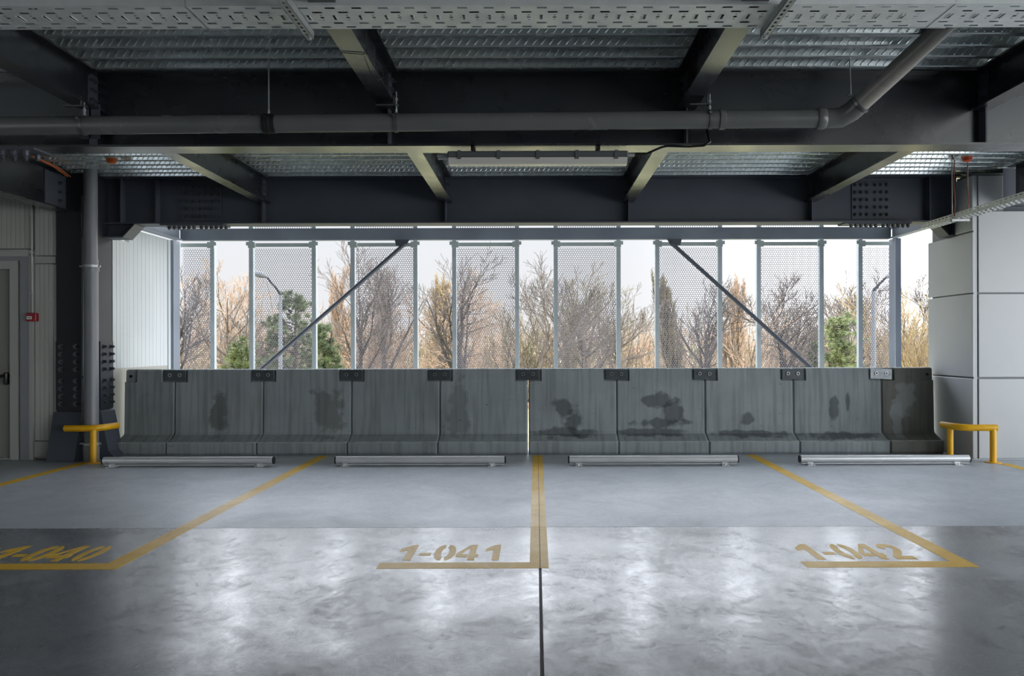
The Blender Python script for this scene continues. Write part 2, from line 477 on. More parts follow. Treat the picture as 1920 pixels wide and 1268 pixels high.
b = MB(); b.box(-5.905, -5.80, YW - 0.02, YW + 0.05, 0, 2.33); b.box(-12, -5.905, YW - 0.015, YW + 0.05, 2.28, 2.33); b.build('jamb_cover', M['flash'], wall_left)
door = MB(); door.bbox(-7.05, -6.035, YW + 0.03, YW + 0.06, 0.02, 2.18, 0.002)
door = tag(door.build('door_1', M['doorleaf'], origin=(-6.5, YW, 0)), kind='structure')
b = MB(); b.box(-6.03, -5.935, YW - 0.01, YW + 0.05, 0, 2.28); b.box(-7.1, -6.03, YW - 0.01, YW + 0.05, 2.185, 2.28)
b.box(-5.935, -5.905, YW + 0.01, YW + 0.05, 0, 2.28)
b.build('door_frame', M['doorframe'], door)
b = MB(); b.tube([(-6.078, YW - 0.02, 0.96), (-6.078, YW + 0.03, 0.96)], 0.022, 12); b.bbox(-6.10, -6.055, YW - 0.03, YW + 0.03, 0.86, 1.00, 0.012)
b.tube([(-6.08, YW - 0.045, 0.965), (-6.16, YW - 0.05, 0.945), (-6.9, YW - 0.05, 0.93)], 0.016, 10); b.build('door_handle', M['black'], door, smooth=40)
b = MB(); b.box(-12, -6.03, YW + 0.0, YW + 0.05, -0.0, 0.018); b.build('threshold', M['galvdark'], door)
b = MB(); b.box(-9.0, -8.9, 3.0, 9.42, 0, 3.28)  # unseen left wall, cut short to let in fill light
tag(b.build('wall_side', M['panelgrey']), kind='structure')

b = MB(); b.box(-12.0, XR, YBK - 0.2, YBK, 0, 3.5)  # unseen wall added to keep the back of the garage dark in reflections
tag(b.build('wall_back_unseen', M['slabedge']), kind='structure')
# side wall of the facade bay on the left (white sandwich panels)
b = MB()
ribbed(b, 9.90, 10.30, -5.10, 1.03, 2.60, 0.085, axis='y', sign=1, thick=0.06)
ribbed(b, 10.304, 11.36, -5.10, 1.03, 2.775, 0.105, axis='y', sign=1, thick=0.06)
b.box(-5.16, -5.095, 11.39, 11.46, -0.6, 2.775)
wb = tag(b.build('wall_bay', M['panelwhite'], origin=(-5.1, 10.6, -0.6)), kind='structure')

b = MB(); b.box(-5.16, -5.102, 9.90, 11.36, -0.6, 1.03); b.build('plinth', M['doorleaf'], wb)
# ground outside
b = MB(); b.box(-250, 250, 13, 420, -3.3, -3.0)
tag(b.build('ground', M['ground']), kind='structure')

# ---------------------------------------------------------------- painted bay markings
def markings():
    D0, D1 = 4.78, 4.907
    def digit(ch):
        if ch == '1': return [[(0.50, 0), (0.95, 0), (0.95, 1), (0.62, 1), (0.02, 0.74), (0.02, 0.55), (0.50, 0.66)]]
        if ch == '-': return [[(0.02, 0.30), (0.98, 0.30), (0.98, 0.46), (0.02, 0.46)]]
        if ch == '4': return [[(0.56, 0), (0.87, 0), (0.87, 0.2), (0.87, 1), (0.56, 1), (0.56, 0.0)], [(0, 0.39), (0.20, 0.39), (0.555, 0.78), (0.555, 1.0), (0.0, 0.44)],
                              [(0, 0.2), (0.52, 0.2), (0.52, 0.385), (0, 0.385)], [(0.875, 0.2), (1, 0.2), (1, 0.385), (0.875, 0.385)]]
        if ch == '0':
            out = []
            for s in (1, -1):
                o = []; i = []
                for k in range(15):
                    a = math.radians(-82 + 164 * k / 14)
                    ca, sa = math.cos(a), math.sin(a)
                    o.append((0.5 + s * 0.49 * abs(ca) ** 0.8, 0.5 + 0.50 * math.copysign(abs(sa) ** 0.9, sa)))
                    i.append((0.5 + s * max(0.035, 0.17 * abs(ca) ** 0.8), 0.5 + 0.30 * math.copysign(abs(sa) ** 0.9, sa)))
                i[0] = (0.5 + s * 0.045, 0.5 - 0.30); i[-1] = (0.5 + s * 0.045, 0.5 + 0.30)
                for k in range(14): out.append([o[k], o[k + 1], i[k + 1], i[k]])
            return out
        if ch == '2':
            path = [(0.10, 0.70), (0.19, 0.83), (0.36, 0.895), (0.58, 0.885), (0.76, 0.80), (0.80, 0.67), (0.70, 0.53), (0.50, 0.38), (0.30, 0.24)]
            wd = [0.14, 0.14, 0.11, 0.11, 0.14, 0.155, 0.14, 0.13, 0.14]
            lft, rgt = [], []
            for k, p in enumerate(path):
                a = path[max(0, k - 1)]; c = path[min(len(path) - 1, k + 1)]
                t = Vector((c[0] - a[0], c[1] - a[1])).normalized()
                lft.append((p[0] - t.y * wd[k], p[1] + t.x * wd[k])); rgt.append((p[0] + t.y * wd[k], p[1] - t.x * wd[k]))
            ends = sorted([lft[-1], rgt[-1]]); lo_ = (0.04, 0.2); hi_ = (0.42, 0.2)
            if lft[-1][0] < rgt[-1][0]: lft[-1], rgt[-1] = lo_, hi_
            else: lft[-1], rgt[-1] = hi_, lo_
            out = [[lft[k], lft[k + 1], rgt[k + 1], rgt[k]] for k in range(len(path) - 1)]
            out.append([(0.02, 0), (0.98, 0), (0.98, 0.2), (0.02, 0.2)])
            return out
    slots = [(-0.880, 0.108), (-0.745, 0.075), (-0.655, 0.135), (-0.513, 0.137), (-0.345, 0.125)]
    T0, TH = 4.958, 0.382
    info = [(-2.505, '1-040', 'yellow painted bay line with the number 1-040, left end cut off by the picture edge'),
            (0.015, '1-041', 'yellow painted bay line running along the floor joint, with the number 1-041'),
            (2.525, '1-042', 'yellow painted bay line with the number 1-042, nearest the clad column')]
    for xc, txt, lab in info:
        t = thing('bay_marking', (xc, D0, 0), lab, 'floor marking', 'painted parking bay markings', 'thing')
        b = MB(); z = 0.0013
        hw = 0.056
        def strip(x0, x1, y0, y1): b.box(x0, x1, y0, y1, 0.0, z)
        if xc == 0.015:
            g = 0.002
            strip(xc - hw, XJ - g, D1, GAP - 0.003); strip(XJ + g, xc + hw, D0, GAP - 0.003)
            strip(xc - hw, XJ - g, GAP + 0.003, 9.66); strip(XJ + g, xc + hw, GAP + 0.003, 9.66)
            strip(xc - 0.95, XJ - g, D0, D1)
        else:
            strip(xc - hw, xc + hw, D1, GAP - 0.003); strip(xc - hw, xc + hw, GAP + 0.003, 9.66)
            strip(xc - 0.95, xc + hw, D0, D1)
        b.build('painted_line', M['linepaint'], t)
        b = MB()
        for ch, (sx, sw) in zip(txt, slots):
            if ch == '1' and sx > -0.5: sx, sw = sx + 0.008, 0.098
            for poly in digit(ch):
                b.prism([(xc + sx + p[0] * sw, T0 + p[1] * TH) for p in poly], 'z', 0.0, z)
        b.build('bay_number', M['linepaint'], t)
    for xc, y0, lab in ((-5.03, 9.2, 'yellow painted bay edge line running in front of the dark steel column'), (5.06, 8.9, 'short yellow painted bay edge line beside the clad column guard')):
        b = MB(); b.box(xc - 0.056, xc + 0.056, GAP + 0.003, y0, 0, 0.0013)
        tag(b.build('bay_edge_line', M['linepaint']), lab, 'floor marking', None, 'thing')
markings()

# ---------------------------------------------------------------- bolts
def bolt_mesh(name, r, h, m, n=6):
    b = MB(); b.tube([(0, 0, 0), (0, 0, 0.006)], r * 1.35, 14); b.tube([(0, 0, 0.006), (0, 0, h)], r, n); b.tube([(0, 0, h), (0, 0, h + 0.012)], r * 0.55, 8)
    me = bpy.data.meshes.new(name); me.from_pydata(b.v, [], b.f); me.materials.append(m); return me
BOLT = bolt_mesh('bolt', 0.019, 0.026, M['bolt'])
BOLTS = bolt_mesh('small_bolt', 0.012, 0.016, M['bolt'])
BOLTL = bolt_mesh('long_bolt', 0.021, 0.034, M['bolt'])
def bolt(parent, pos, direction, me=BOLT):
    o = bpy.data.objects.new('bolt', me); COL.objects.link(o); o.parent = parent
    o.location = Vector(pos) - ORIG[parent.name]
    o.rotation_euler = Vector(direction).to_track_quat('Z', 'Y').to_euler()
    ORIG[o.name] = Vector(pos); return o

# ---------------------------------------------------------------- steel frame
def ibeam_x(b, x0, x1, yc, z0, z1, bf, tf=0.016, tw=0.010):
    b.box(x0, x1, yc - bf / 2, yc + bf / 2, z0, z0 + tf); b.box(x0, x1, yc - bf / 2, yc + bf / 2, z1 - tf, z1); b.box(x0, x1, yc - tw / 2, yc + tw / 2, z0 + tf, z1 - tf)
def ibeam_y(b, y0, y1, xc, z0, z1, bf, tf=0.014, tw=0.008):
    b.box(xc - bf / 2, xc + bf / 2, y0, y1, z0, z0 + tf); b.box(xc - bf / 2, xc + bf / 2, y0, y1, z1 - tf, z1); b.box(xc - tw / 2, xc + tw / 2, y0, y1, z0 + tf, z1 - tf)

JX = [-3.20, -1.055, 1.09, 3.24]
YA, YB = 6.0, 9.73
ZB = 2.73
# middle girder
ga = thing('steel_girder', (0, YA, ZB), 'long dark steel girder in the middle carrying the grey pipe and batten lamp', 'girder', None, 'thing')
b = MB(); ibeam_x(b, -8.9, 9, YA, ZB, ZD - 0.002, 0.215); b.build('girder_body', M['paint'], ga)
for x in JX + [-5.36, 5.39]:
    b = MB(); b.box(x - 0.006, x + 0.006, YA - 0.1, YA - 0.006, ZB + 0.018, ZD - 0.02); b.box(x - 0.006, x + 0.006, YA + 0.006, YA + 0.1, ZB + 0.018, ZD - 0.02)
    b.box(x - 0.07, x + 0.07, YA - 0.10, YA - 0.092, ZB + 0.06, ZD - 0.24) if x == -3.20 else None
    b.build('stiffener', M['paint_matt'], ga)
b = MB(); b.box(-4.6, -3.60, YA - 0.11, YA + 0.11, ZB - 0.016, ZB); sp_ = b.build('splice_plate', M['paint_matt'], ga)
for i in range(5):
    for yy in (YA - 0.07, YA + 0.07): bolt(sp_, (-4.02 + i * 0.085, yy, ZB - 0.016), (0, 0, -1), BOLTL)

# far girder between the columns
gb = thing('steel_girder', (0, YB, ZB), 'dark steel girder above the concrete barriers, with bolted splices at both ends', 'girder', None, 'thing')
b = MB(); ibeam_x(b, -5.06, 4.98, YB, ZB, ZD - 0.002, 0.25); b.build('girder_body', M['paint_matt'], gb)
for x in JX + [-4.86, -4.45, 4.62]:
    b = MB(); b.box(x - 0.006, x + 0.006, YB - 0.115, YB - 0.006, ZB + 0.018, ZD - 0.02); b.build('stiffener', M['paint_matt'], gb)
for x0, x1, cols in ((-4.23, -3.71, [-4.16, -4.075, -3.99, -3.93, -3.845, -3.76]), (3.74, 4.24, [3.785, 3.855, 3.925, 4.02, 4.09, 4.16])):
    b = MB(); b.box(x0, x1, YB - 0.017, YB - 0.005, ZB + 0.05, ZD - 0.06); p = b.build('splice_plate', M['paint_matt'], gb)
    for x in cols:
        for r in range(5): bolt(p, (x, YB - 0.017, ZB + 0.10 + r * 0.088), (0, -1, 0))
for x0, x1, c0 in ((-4.40, -3.66, -4.31), (3.62, 4.40, 3.71)):
    b = MB(); b.box(x0, x1, YB - 0.12, YB + 0.12, ZB - 0.018, ZB); p = b.build('bottom_splice_plate', M['paint_matt'], gb)
    for k in range(12):
        x = c0 + k * 0.058 + (0.03 if k > 5 else 0)
        bolt(p, (x - 0.0, YB - 0.07, ZB - 0.018), (0, 0, -1), BOLTL)
for s in (-1, 1):
    b = MB()
    xo = 5.06 * s if s < 0 else 4.98
    b.prism([(xo, 2.585), (4.83 * s, 2.585), (4.70 * s, ZB), (xo, ZB)], 'y', YB - 0.006, YB + 0.006)
    b.prism([(xo, 2.57), (4.83 * s, 2.57), (4.83 * s, 2.586), (xo, 2.586)], 'y', YB - 0.12, YB + 0.12)
    b.prism([(4.83 * s, 2.575), (4.69 * s, ZB - 0.005), (4.70 * s, ZB), (4.84 * s, 2.585)], 'y', YB - 0.12, YB + 0.12)
    b.build('haunch_bracket', M['paint_matt'], gb)

# joists
def joist(xc, y0, y1, z0, lab, grp, far):
    t = thing('steel_joist', (xc, (y0 + y1) / 2, z0), lab, 'joist', grp, 'thing')
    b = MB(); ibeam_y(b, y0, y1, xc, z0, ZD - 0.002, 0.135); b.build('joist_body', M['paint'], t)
    b = MB(); b.box(xc + (0.005 if xc < 0 else -0.013), xc + (0.013 if xc < 0 else -0.005), y1 - 0.13, y1 - 0.004, z0 + 0.03, ZD - 0.04)
    p = b.build('cleat_plate', M['paint_matt'], t)
    sx = 1 if xc < 0 else -1
    for yy in (y1 - 0.1, y1 - 0.045):
        for k in range(3): bolt(p, (xc + sx * 0.013, yy, z0 + 0.07 + k * 0.07), (sx, 0, 0), BOLTS)
nm = ['first', 'second', 'third', 'fourth']
for i, x in enumerate(JX):
    joist(x, YA + 0.012, YB - 0.008, 2.98, 'dark steel joist between the two girders, %s one from the downpipe column' % nm[i], 'joists between the girders', True)
for i, x in enumerate(JX):
    joist(x, 0.5, YA - 0.012, 3.0, 'dark steel joist in front of the middle girder, %s one from the left' % nm[i], 'joists above the parking bays', False)
for s, x, lab in ((-1, -5.36, 'deep dark edge beam above the door wall, running to the left column'), (1, 5.36, 'deep dark edge beam running into the top of the clad column')):
    for y0, y1, w_ in ((YA + 0.012, 9.16 if s > 0 else 9.36, 'far'),):
        t = thing('edge_beam', (x, 7.7, 2.83), lab, 'beam', None, 'thing')
        b = MB(); ibeam_y(b, y0, y1, x, 2.83, ZD - 0.002, 0.19); b.build('beam_body', M['paint'], t)
        if s < 0:
            b = MB(); b.box(x + 0.005, x + 0.014, 8.95, 9.35, 2.86, ZD - 0.05); p = b.build('end_plate', M['paint_matt'], t)
            for k in range(3): bolt(p, (x + 0.014, 9.22, 2.93 + k * 0.1), (1, 0, 0))

# left column: flanged cruciform with splice plates and sloping foot covers
cx, cy = -5.325, 9.65
col = thing('steel_column', (cx, cy, 0), 'dark steel cruciform column with bolted splice plates beside the grey door wall', 'column', None, 'thing')
b = MB()
b.box(cx - 0.155, cx + 0.155, 9.385, 9.405, 0.0, ZD - 0.004); b.box(cx - 0.155, cx + 0.155, 9.895, 9.915, 0.0, ZD - 0.004)
b.box(cx - 0.01, cx + 0.01, 9.405, 9.895, 0.0, ZD - 0.004)
b.box(cx + 0.245, cx + 0.262, cy - 0.15, cy + 0.15, 0.0, ZD - 0.004)
b.box(cx + 0.01, cx + 0.245, cy - 0.008, cy + 0.008, 0.0, ZD - 0.004)
b.box(cx - 0.262, cx - 0.245, cy - 0.15, cy + 0.15, 0.0, ZD - 0.004)
b.build('column_shaft', M['paint_column'], col)
b = MB(); b.box(cx - 0.15, cx + 0.15, 9.363, 9.385, 0.57, 1.355); b.box(cx + 0.128, cx + 0.15, 9.35, 9.363, 0.57, 1.355)
p = b.build('splice_plate', M['paint_column'], col)
for x in (cx - 0.088, cx + 0.082):
    for k in range(8): bolt(p, (x, 9.363, 0.64 + k * 0.087 + (0.045 if k > 3 else 0)), (0, -1, 0), BOLTL)
b = MB(); b.box(cx + 0.262, cx + 0.284, cy - 0.145, cy + 0.145, 0.57, 1.355); p = b.build('splice_plate', M['paint_column'], col)
for y in (cy - 0.07, cy + 0.085):
    for k in range(8): bolt(p, (cx + 0.284, y, 0.64 + k * 0.087 + (0.045 if k > 3 else 0)), (1, 0, 0), BOLTL)
b = MB()
b.prism([(9.38, 0.55), (9.38, 0.0), (9.20, 0.0), (9.20, 0.02), (9.355, 0.55)], 'x', cx - 0.17, cx + 0.15)
b.prism([(cx + 0.266, 0.56), (cx + 0.266, 0), (cx + 0.44, 0), (cx + 0.44, 0.03), (cx + 0.385, 0.09), (cx + 0.30, 0.54)], 'y', cy - 0.17, cy + 0.15)
b.build('foot_cover', M['paint_matt'], col)

# downpipe in front of the column
xp, yp = -5.015, 9.26
dp = thing('downpipe', (xp, yp, 0), 'tall grey vertical downpipe standing in front of the dark steel column', 'pipe')
b = MB(); b.tube([(xp, yp, 0.12), (xp, yp, 2.28)], 0.076, 28); b.tube([(xp, yp, 2.2), (xp, yp, ZD + 0.03)], 0.070, 28); b.build('pipe_body', M['pipe_down'], dp, smooth=40)
b = MB(); b.tube([(xp, yp, 2.14), (xp, yp, 2.17), (xp, yp, 2.19), (xp, yp, 2.21)], [0.083, 0.085, 0.085, 0.080], 28); b.build('pipe_socket', M['pipe_down'], dp, smooth=40)
b = MB()
b.tube([(xp, yp, 0.0), (xp, yp, 0.10), (xp, yp, 0.16), (xp, yp, 0.18)], [0.080, 0.082, 0.086, 0.078], 28); b.build('pipe_socket', M['pipe_down'], dp, smooth=40)
for z in (2.20, 0.20):
    b = MB(); b.tube([(xp, yp, z - 0.013), (xp, yp, z + 0.013)], 0.089, 28); b.tube([(xp - 0.08, yp, z), (xp - 0.12, yp, z)], 0.011, 10); b.tube([(xp + 0.08, yp, z), (xp + 0.105, yp, z)], 0.012, 10)
    b.tube([(xp - 0.12, yp - 0.02, z), (xp - 0.12, yp + 0.15, z)], 0.006, 8)
    b.build('pipe_clamp', M['galvdark'], dp, smooth=40)
cxd = -5.135
cd = thing('conduit', (cxd, 9.28, 0), 'thin grey vertical conduit squeezed between downpipe and dark column', 'conduit')
b = MB(); b.tube([(cxd, 9.3, 0.0), (cxd, 9.3, 0.78), (cxd, 9.3, 3.0)], 0.011, 10); b.build('conduit_body', M['pipe_down'], cd, smooth=True)
for z in (0.95, 2.55, 2.78):
    b = MB(); b.tube([(cxd, 9.3, z - 0.012), (cxd, 9.3, z + 0.012)], 0.017, 10); b.box(cxd - 0.012, cxd + 0.012, 9.3, 9.385, z - 0.006, z + 0.006); b.build('conduit_clip', M['paint_matt'], cd)

# ---------------------------------------------------------------- clad column on the right
XC, YC = 4.905, 9.22
cc = thing('clad_column', (5.4, 9.7, 0), 'wide column clad in pale grey metal panels on the right', 'column', None, 'thing')
b = MB(); b.box(XC + 0.02, 9.0, YC + 0.02, 10.2, 0, 2.72); b.box(XC + 0.02, 5.26, YC + 0.02, 9.60, 2.72, 3.22); b.build('column_core', M['cladgap'], cc)
b = MB(); b.box(5.27, 9.0, YC + 0.04, 10.2, 2.72, 3.28); b.build('closure_plate', M['paint_matt'], cc)
zs = [(0.012, 0.905), (0.925, 1.86), (1.875, 2.79)]
for z0, z1 in zs:
    b = MB(); b.bbox(XC + 0.065, 9.0, YC, YC + 0.025, z0, z1, 0.004); b.build('front_panel', M['clad'], cc)
    b = MB(); b.bbox(XC - 0.005, XC + 0.02, YC + 0.0, 10.26, z0, min(z1, 2.555), 0.004); b.build('side_panel', M['clad'], cc)
b = MB(); b.bbox(XC + 0.065, 5.25, YC, YC + 0.025, 2.81, 3.19, 0.006); b.build('front_panel', M['clad'], cc)
b = MB(); b.bbox(XC - 0.005, XC + 0.02, YC, 9.60, 2.575, 3.19, 0.004); b.build('side_panel', M['clad'], cc)
b = MB(); b.box(XC + 0.012, XC + 0.05, YC + 0.006, YC + 0.03, 0, 3.19); b.box(XC - 0.006, 9.0, YC + 0.008, YC + 0.026, 0.0, 0.01); b.build('corner_trim', M['clad'], cc)

# ---------------------------------------------------------------- facade steel and perforated panels
YF = 11.60
def simple(name, lab, cat, parts, grp=None, kind=None):
    """parts: list of (partname, MB, material)"""
    if len(parts) == 1:
        return tag(parts[0][1].build(name, parts[0][2]), lab, cat, grp, kind)
b = MB(); b.box(-5.0, 5.0, YF - 0.04, YF + 0.06, 2.785, 2.80); b.box(-5.0, 5.0, YF - 0.005, YF + 0.01, 2.79, 2.945); b.box(-5.0, 5.0, YF - 0.04, YF + 0.06, 2.935, 2.95)
b.box(-5.0, 5.0, YF - 0.045, YF - 0.035, 2.79, 2.945)
simple('facade_rail', 'long blue-grey steel rail across the top of the perforated facade', 'rail', [('', b, M['facade_paint'])], None, 'thing')
for s, lab in ((-1, 'short blue-grey steel rail on top of the white side wall'), (1, 'short blue-grey steel rail above the open gap beside the clad column')):
    b = MB(); xo = 5.07 * s
    b.box(min(xo, xo - 0.1 * s), max(xo, xo - 0.1 * s), 9.88, YF - 0.04, 2.785, 2.80); b.box(xo - 0.05 * s - 0.006, xo - 0.05 * s + 0.006, 9.88, YF - 0.04, 2.80, 2.94)
    b.box(min(xo, xo - 0.1 * s), max(xo, xo - 0.1 * s), 9.88, YF - 0.04, 2.935, 2.95)
    simple('facade_rail', lab, 'rail', [('', b, M['facade_paint'])], None, 'thing')
for s, lab in ((-1, 'slim steel corner post between white side wall and perforated panels'), (1, 'slim steel corner post beside the open gap next to the clad column')):
    t = thing('facade_post', (5.07 * s, 11.6, -0.6), lab, 'post', None, 'thing')
    b = MB(); x0, x1 = (-5.16, -5.07) if s < 0 else (5.03, 5.115)
    b.box(x0, x1, 11.5, 11.512, -0.6, 2.784); b.box(x0, x1, 11.688, 11.70, -0.6, 2.784); b.box((x0 + x1) / 2 - 0.01, (x0 + x1) / 2 + 0.01, 11.512, 11.688, -0.6, 2.784)
    xi = x1 - 0.012 if s < 0 else x0
    b.box(xi, xi + 0.012, 11.512, 11.688, -0.6, 2.784)
    b.build('post_body', M['facade_paint'], t)
    b = MB(); xe = x1 if s < 0 else x0
    b.box(xe - 0.006, xe + 0.006, 11.494, 11.50, -0.6, 2.78); b.build('post_edge', M['mullion'], t)

for s, (xa, xb), lab in ((-1, (-1.83, -3.98), 'thin diagonal brace crossing the left perforated panels, rising to the right'), (1, (1.90, 3.98), 'thin diagonal brace crossing the right perforated panels, rising to the left')):
    t = thing('diagonal_brace', (xb, 11.5, -0.5), lab, 'brace', None, 'thing')
    za, zb = 2.73, 0.86
    dx = (xb - xa) / (zb - za)
    b = MB(); b.tube([(xa, 11.53, za), (xa + dx * (-0.5 - za), 11.53, -0.5)], 0.029, 12); b.build('brace_bar', M['paint_matt'], t, smooth=40)
    b = MB(); sg = 1 if xb < xa else -1
    b.prism([(xa + 0.06 * sg, 2.784), (xa - 0.15 * sg, 2.784), (xa - 0.13 * sg, 2.70), (xa - 0.0 * sg, 2.68)], 'y', 11.52, 11.535); b.build('gusset_plate', M['paint_matt'], t)

def hexsheet(w, z0, z1, p=0.033, rr=0.0138):
    """flat sheet with staggered round holes: every hexagonal cell keeps a ring of metal around its hole"""
    b = MB(); R = p / math.sqrt(3); rowh = p * math.sqrt(3) / 2
    nx = int(w / p); nz = int((z1 - z0) / rowh)
    cache = {}
    def vid(x, z):
        k = (round(x * 20000), round(z * 20000))
        if k not in cache: cache[k] = len(b.v); b.v.append((x, 0.0, z))
        return cache[k]
    for j in range(nz):
        for i in range(nx - (j % 2)):
            x = -nx * p / 2 + p / 2 + i * p + (p / 2 if j % 2 else 0); z = z0 + rowh * (j + 0.6)
            outer = []; inner = []
            for k in range(12):
                a = math.radians(30 * k + 30)
                rad = R if k % 2 == 0 else p / 2
                outer.append(vid(x + rad * math.cos(a), z + rad * math.sin(a)))
                n = len(b.v); b.v.append((x + rr * math.cos(a), 0.0, z + rr * math.sin(a))); inner.append(n)
            for k in range(12):
                q = (k + 1) % 12
                b.f.append((outer[k], outer[q], inner[q], inner[k]))
    return b
PW = 0.93
Z0P, Z1P = -0.5, 2.715
pn = ['first', 'second', 'third', 'fourth', 'fifth', 'sixth']
def panel_parts(t, xc, x0, x1, sheet_me, sheet_u, left_post, right_post):
    for me, z in ((sheet_me, 0), (sheet_u, 0)):
        o = bpy.data.objects.new('perforated_sheet', me); COL.objects.link(o); o.parent = t
        o.location = (xc - ORIG[t.name].x, 0.0, -ORIG[t.name].z); ORIG[o.name] = Vector((xc, YP, 0))
        o.location.y = YP - ORIG[t.name].y
    b = MB(); b.box(x0, x1, YP - 0.006, YP + 0.006, 2.72, 2.775); b.box(x0, x1, YP - 0.02, YP + 0.02, 2.95, 2.975); b.build('top_strip', M['perfband'], t)
    for k, on in ((x0, left_post), (x1, right_post)):
        if not on: continue
        b = MB(); b.box(k - 0.03, k + 0.03, YP - 0.05, YP + 0.03, Z0P - 0.05, 3.5); b.build('mullion', M['mullion'], t)
        b = MB(); s = 1 if k == x1 else -1
        b.box(k - 0.034 - (0.03 if s > 0 else 0.0), k + 0.034 + (0.03 if s < 0 else 0.0), YP - 0.075, YP - 0.05, 2.70, 2.785)
        b.box(k - 0.034 - (0 if s > 0 else 0.03), k + 0.034 + (0 if s < 0 else 0.03), YP - 0.07, YP - 0.05, 2.735, 2.785)
        b.build('mullion_bracket', M['perfband'], t)
YP = 11.82
full = hexsheet(PW - 0.04, Z0P, Z1P); fo = full.build('perforated_sheet', M['perf'], origin=(0, 0, 0)); full_me = fo.data; bpy.data.objects.remove(fo)
up = hexsheet(PW - 0.04, 2.98, 3.45); uo = up.build('perforated_sheet', M['perf'], origin=(0, 0, 0)); up_me = uo.data; bpy.data.objects.remove(uo)
hf = hexsheet(0.46, Z0P, Z1P); ho = hf.build('perforated_sheet', M['perf'], origin=(0, 0, 0)); half_me = ho.data; bpy.data.objects.remove(ho)
hu = hexsheet(0.46, 2.98, 3.45); hu_o = hu.build('perforated_sheet', M['perf'], origin=(0, 0, 0)); halfu_me = hu_o.data; bpy.data.objects.remove(hu_o)
for k in range(6):
    xc = -3.632 + 1.456 * k
    t = thing('perforated_panel', (xc, YP, -0.55), 'full-width perforated metal facade panel, %s of the six from the white side wall' % pn[k], 'facade panel', 'perforated facade panels')
    panel_parts(t, xc, xc - PW / 2 + 0.015, xc + PW / 2 - 0.015, full_me, up_me, True, True)
t = thing('perforated_panel', (-4.87, YP, -0.55), 'half-width perforated metal panel beside the post at the white side wall', 'facade panel', 'perforated facade panels')
panel_parts(t, -4.87, -5.11, -4.638, half_me, halfu_me, False, True)
t = thing('perforated_panel', (4.88, YP, -0.55), 'half-width perforated metal panel beside the post near the clad column', 'facade panel', 'perforated facade panels')
panel_parts(t, 4.895, 4.655, 5.12, half_me, halfu_me, True, False)

# ---------------------------------------------------------------- concrete barriers
Y0 = 9.72
def barrier(x0, x1, m_, lab, hole=0):
    xm = (x0 + x1) / 2
    b = MB()
    base = [(.022, 0), (.004, .02), (.0, .03), (.0, .140), (.010, .152), (.058, .155), (.222, .222), (.238, .25), (.255, .858)]
    def prof(rec, ins):
        p = list(base) + [(.256 + rec, .862), (.262 + rec, .995), (.272 + rec, 1.008), (.29 + rec, 1.013), (.42, 1.013), (.42, 0)]
        return [(Y0 + y + (ins if i < 13 else 0), z - (ins * 0.4 if 11 <= i <= 13 else 0)) for i, (y, z) in enumerate(p)]
    g = 0.0015
    rw = 0.155
    secs = [(x0 + g, prof(.03, .02)), (x0 + g + .016, prof(.03, 0)), (x0 + rw, prof(.03, 0)), (x0 + rw + 0.004, prof(0, 0)), (x1 - rw - 0.004, prof(0, 0)), (x1 - rw, prof(.03, 0)), (x1 - g - .016, prof(.03, 0)), (x1 - g, prof(.03, .02))]
    n0 = len(b.v); m = len(secs[0][1])
    for x, pr in secs: b.v += [(x, y, z) for y, z in pr]
    for i in range(len(secs) - 1):
        for j in range(m):
            a = n0 + i * m + j; c = n0 + i * m + (j + 1) % m
            b.f.append((a, c, c + m, a + m))
    b.f.append(tuple(n0 + j for j in range(m))); b.f.append(tuple(n0 + (len(secs) - 1) * m + j for j in range(m))[::-1])
    o = b.build('concrete_barrier', m_, origin=(xm, Y0, 0))
    tag(o, lab, 'barrier', 'row of concrete barriers')
    if hole:
        xh = x0 + 0.07 if hole < 0 else x1 - 0.07
        h = MB(); h.tube([(xh, Y0 + .279, .93), (xh, Y0 + .292, .93)], 0.017, 16); h.build('bolt_hole', M['black'], o)
    return o
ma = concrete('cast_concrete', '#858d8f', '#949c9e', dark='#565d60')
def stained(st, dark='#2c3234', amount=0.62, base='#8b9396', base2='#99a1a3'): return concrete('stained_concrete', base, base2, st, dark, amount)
seam = [-0.097 + 1.073 * k for k in range(-4, 5)]
xs_ = [-5.005] + seam + [4.835]
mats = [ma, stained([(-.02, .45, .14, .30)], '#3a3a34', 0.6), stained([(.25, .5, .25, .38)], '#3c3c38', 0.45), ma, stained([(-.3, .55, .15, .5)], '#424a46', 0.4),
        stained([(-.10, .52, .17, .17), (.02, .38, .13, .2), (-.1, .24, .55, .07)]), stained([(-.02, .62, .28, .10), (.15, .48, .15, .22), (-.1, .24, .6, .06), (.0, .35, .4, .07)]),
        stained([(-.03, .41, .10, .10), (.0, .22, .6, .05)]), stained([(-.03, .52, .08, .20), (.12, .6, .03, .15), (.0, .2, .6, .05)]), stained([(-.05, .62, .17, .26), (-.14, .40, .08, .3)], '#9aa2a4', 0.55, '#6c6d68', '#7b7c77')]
blabs = ['narrow concrete barrier end unit beside the dark steel column', 'barrier with a brown smudge low down, second in the row from the dark column',
         'concrete barrier below the left brace foot, third in the row from the steel column', 'plain concrete barrier fourth in the row from the dark steel column',
         'concrete barrier just left of the open bright joint, fifth in the row', 'concrete barrier just right of the open bright joint, with a dark damp patch',
         'concrete barrier with broad blotchy dark smears, fourth from the clad column end', 'concrete barrier with one small dark smudge, third from the clad column end',
         'concrete barrier with an upright dark stain, next to the last unit', 'narrow dark weathered concrete barrier end unit beside the clad column']
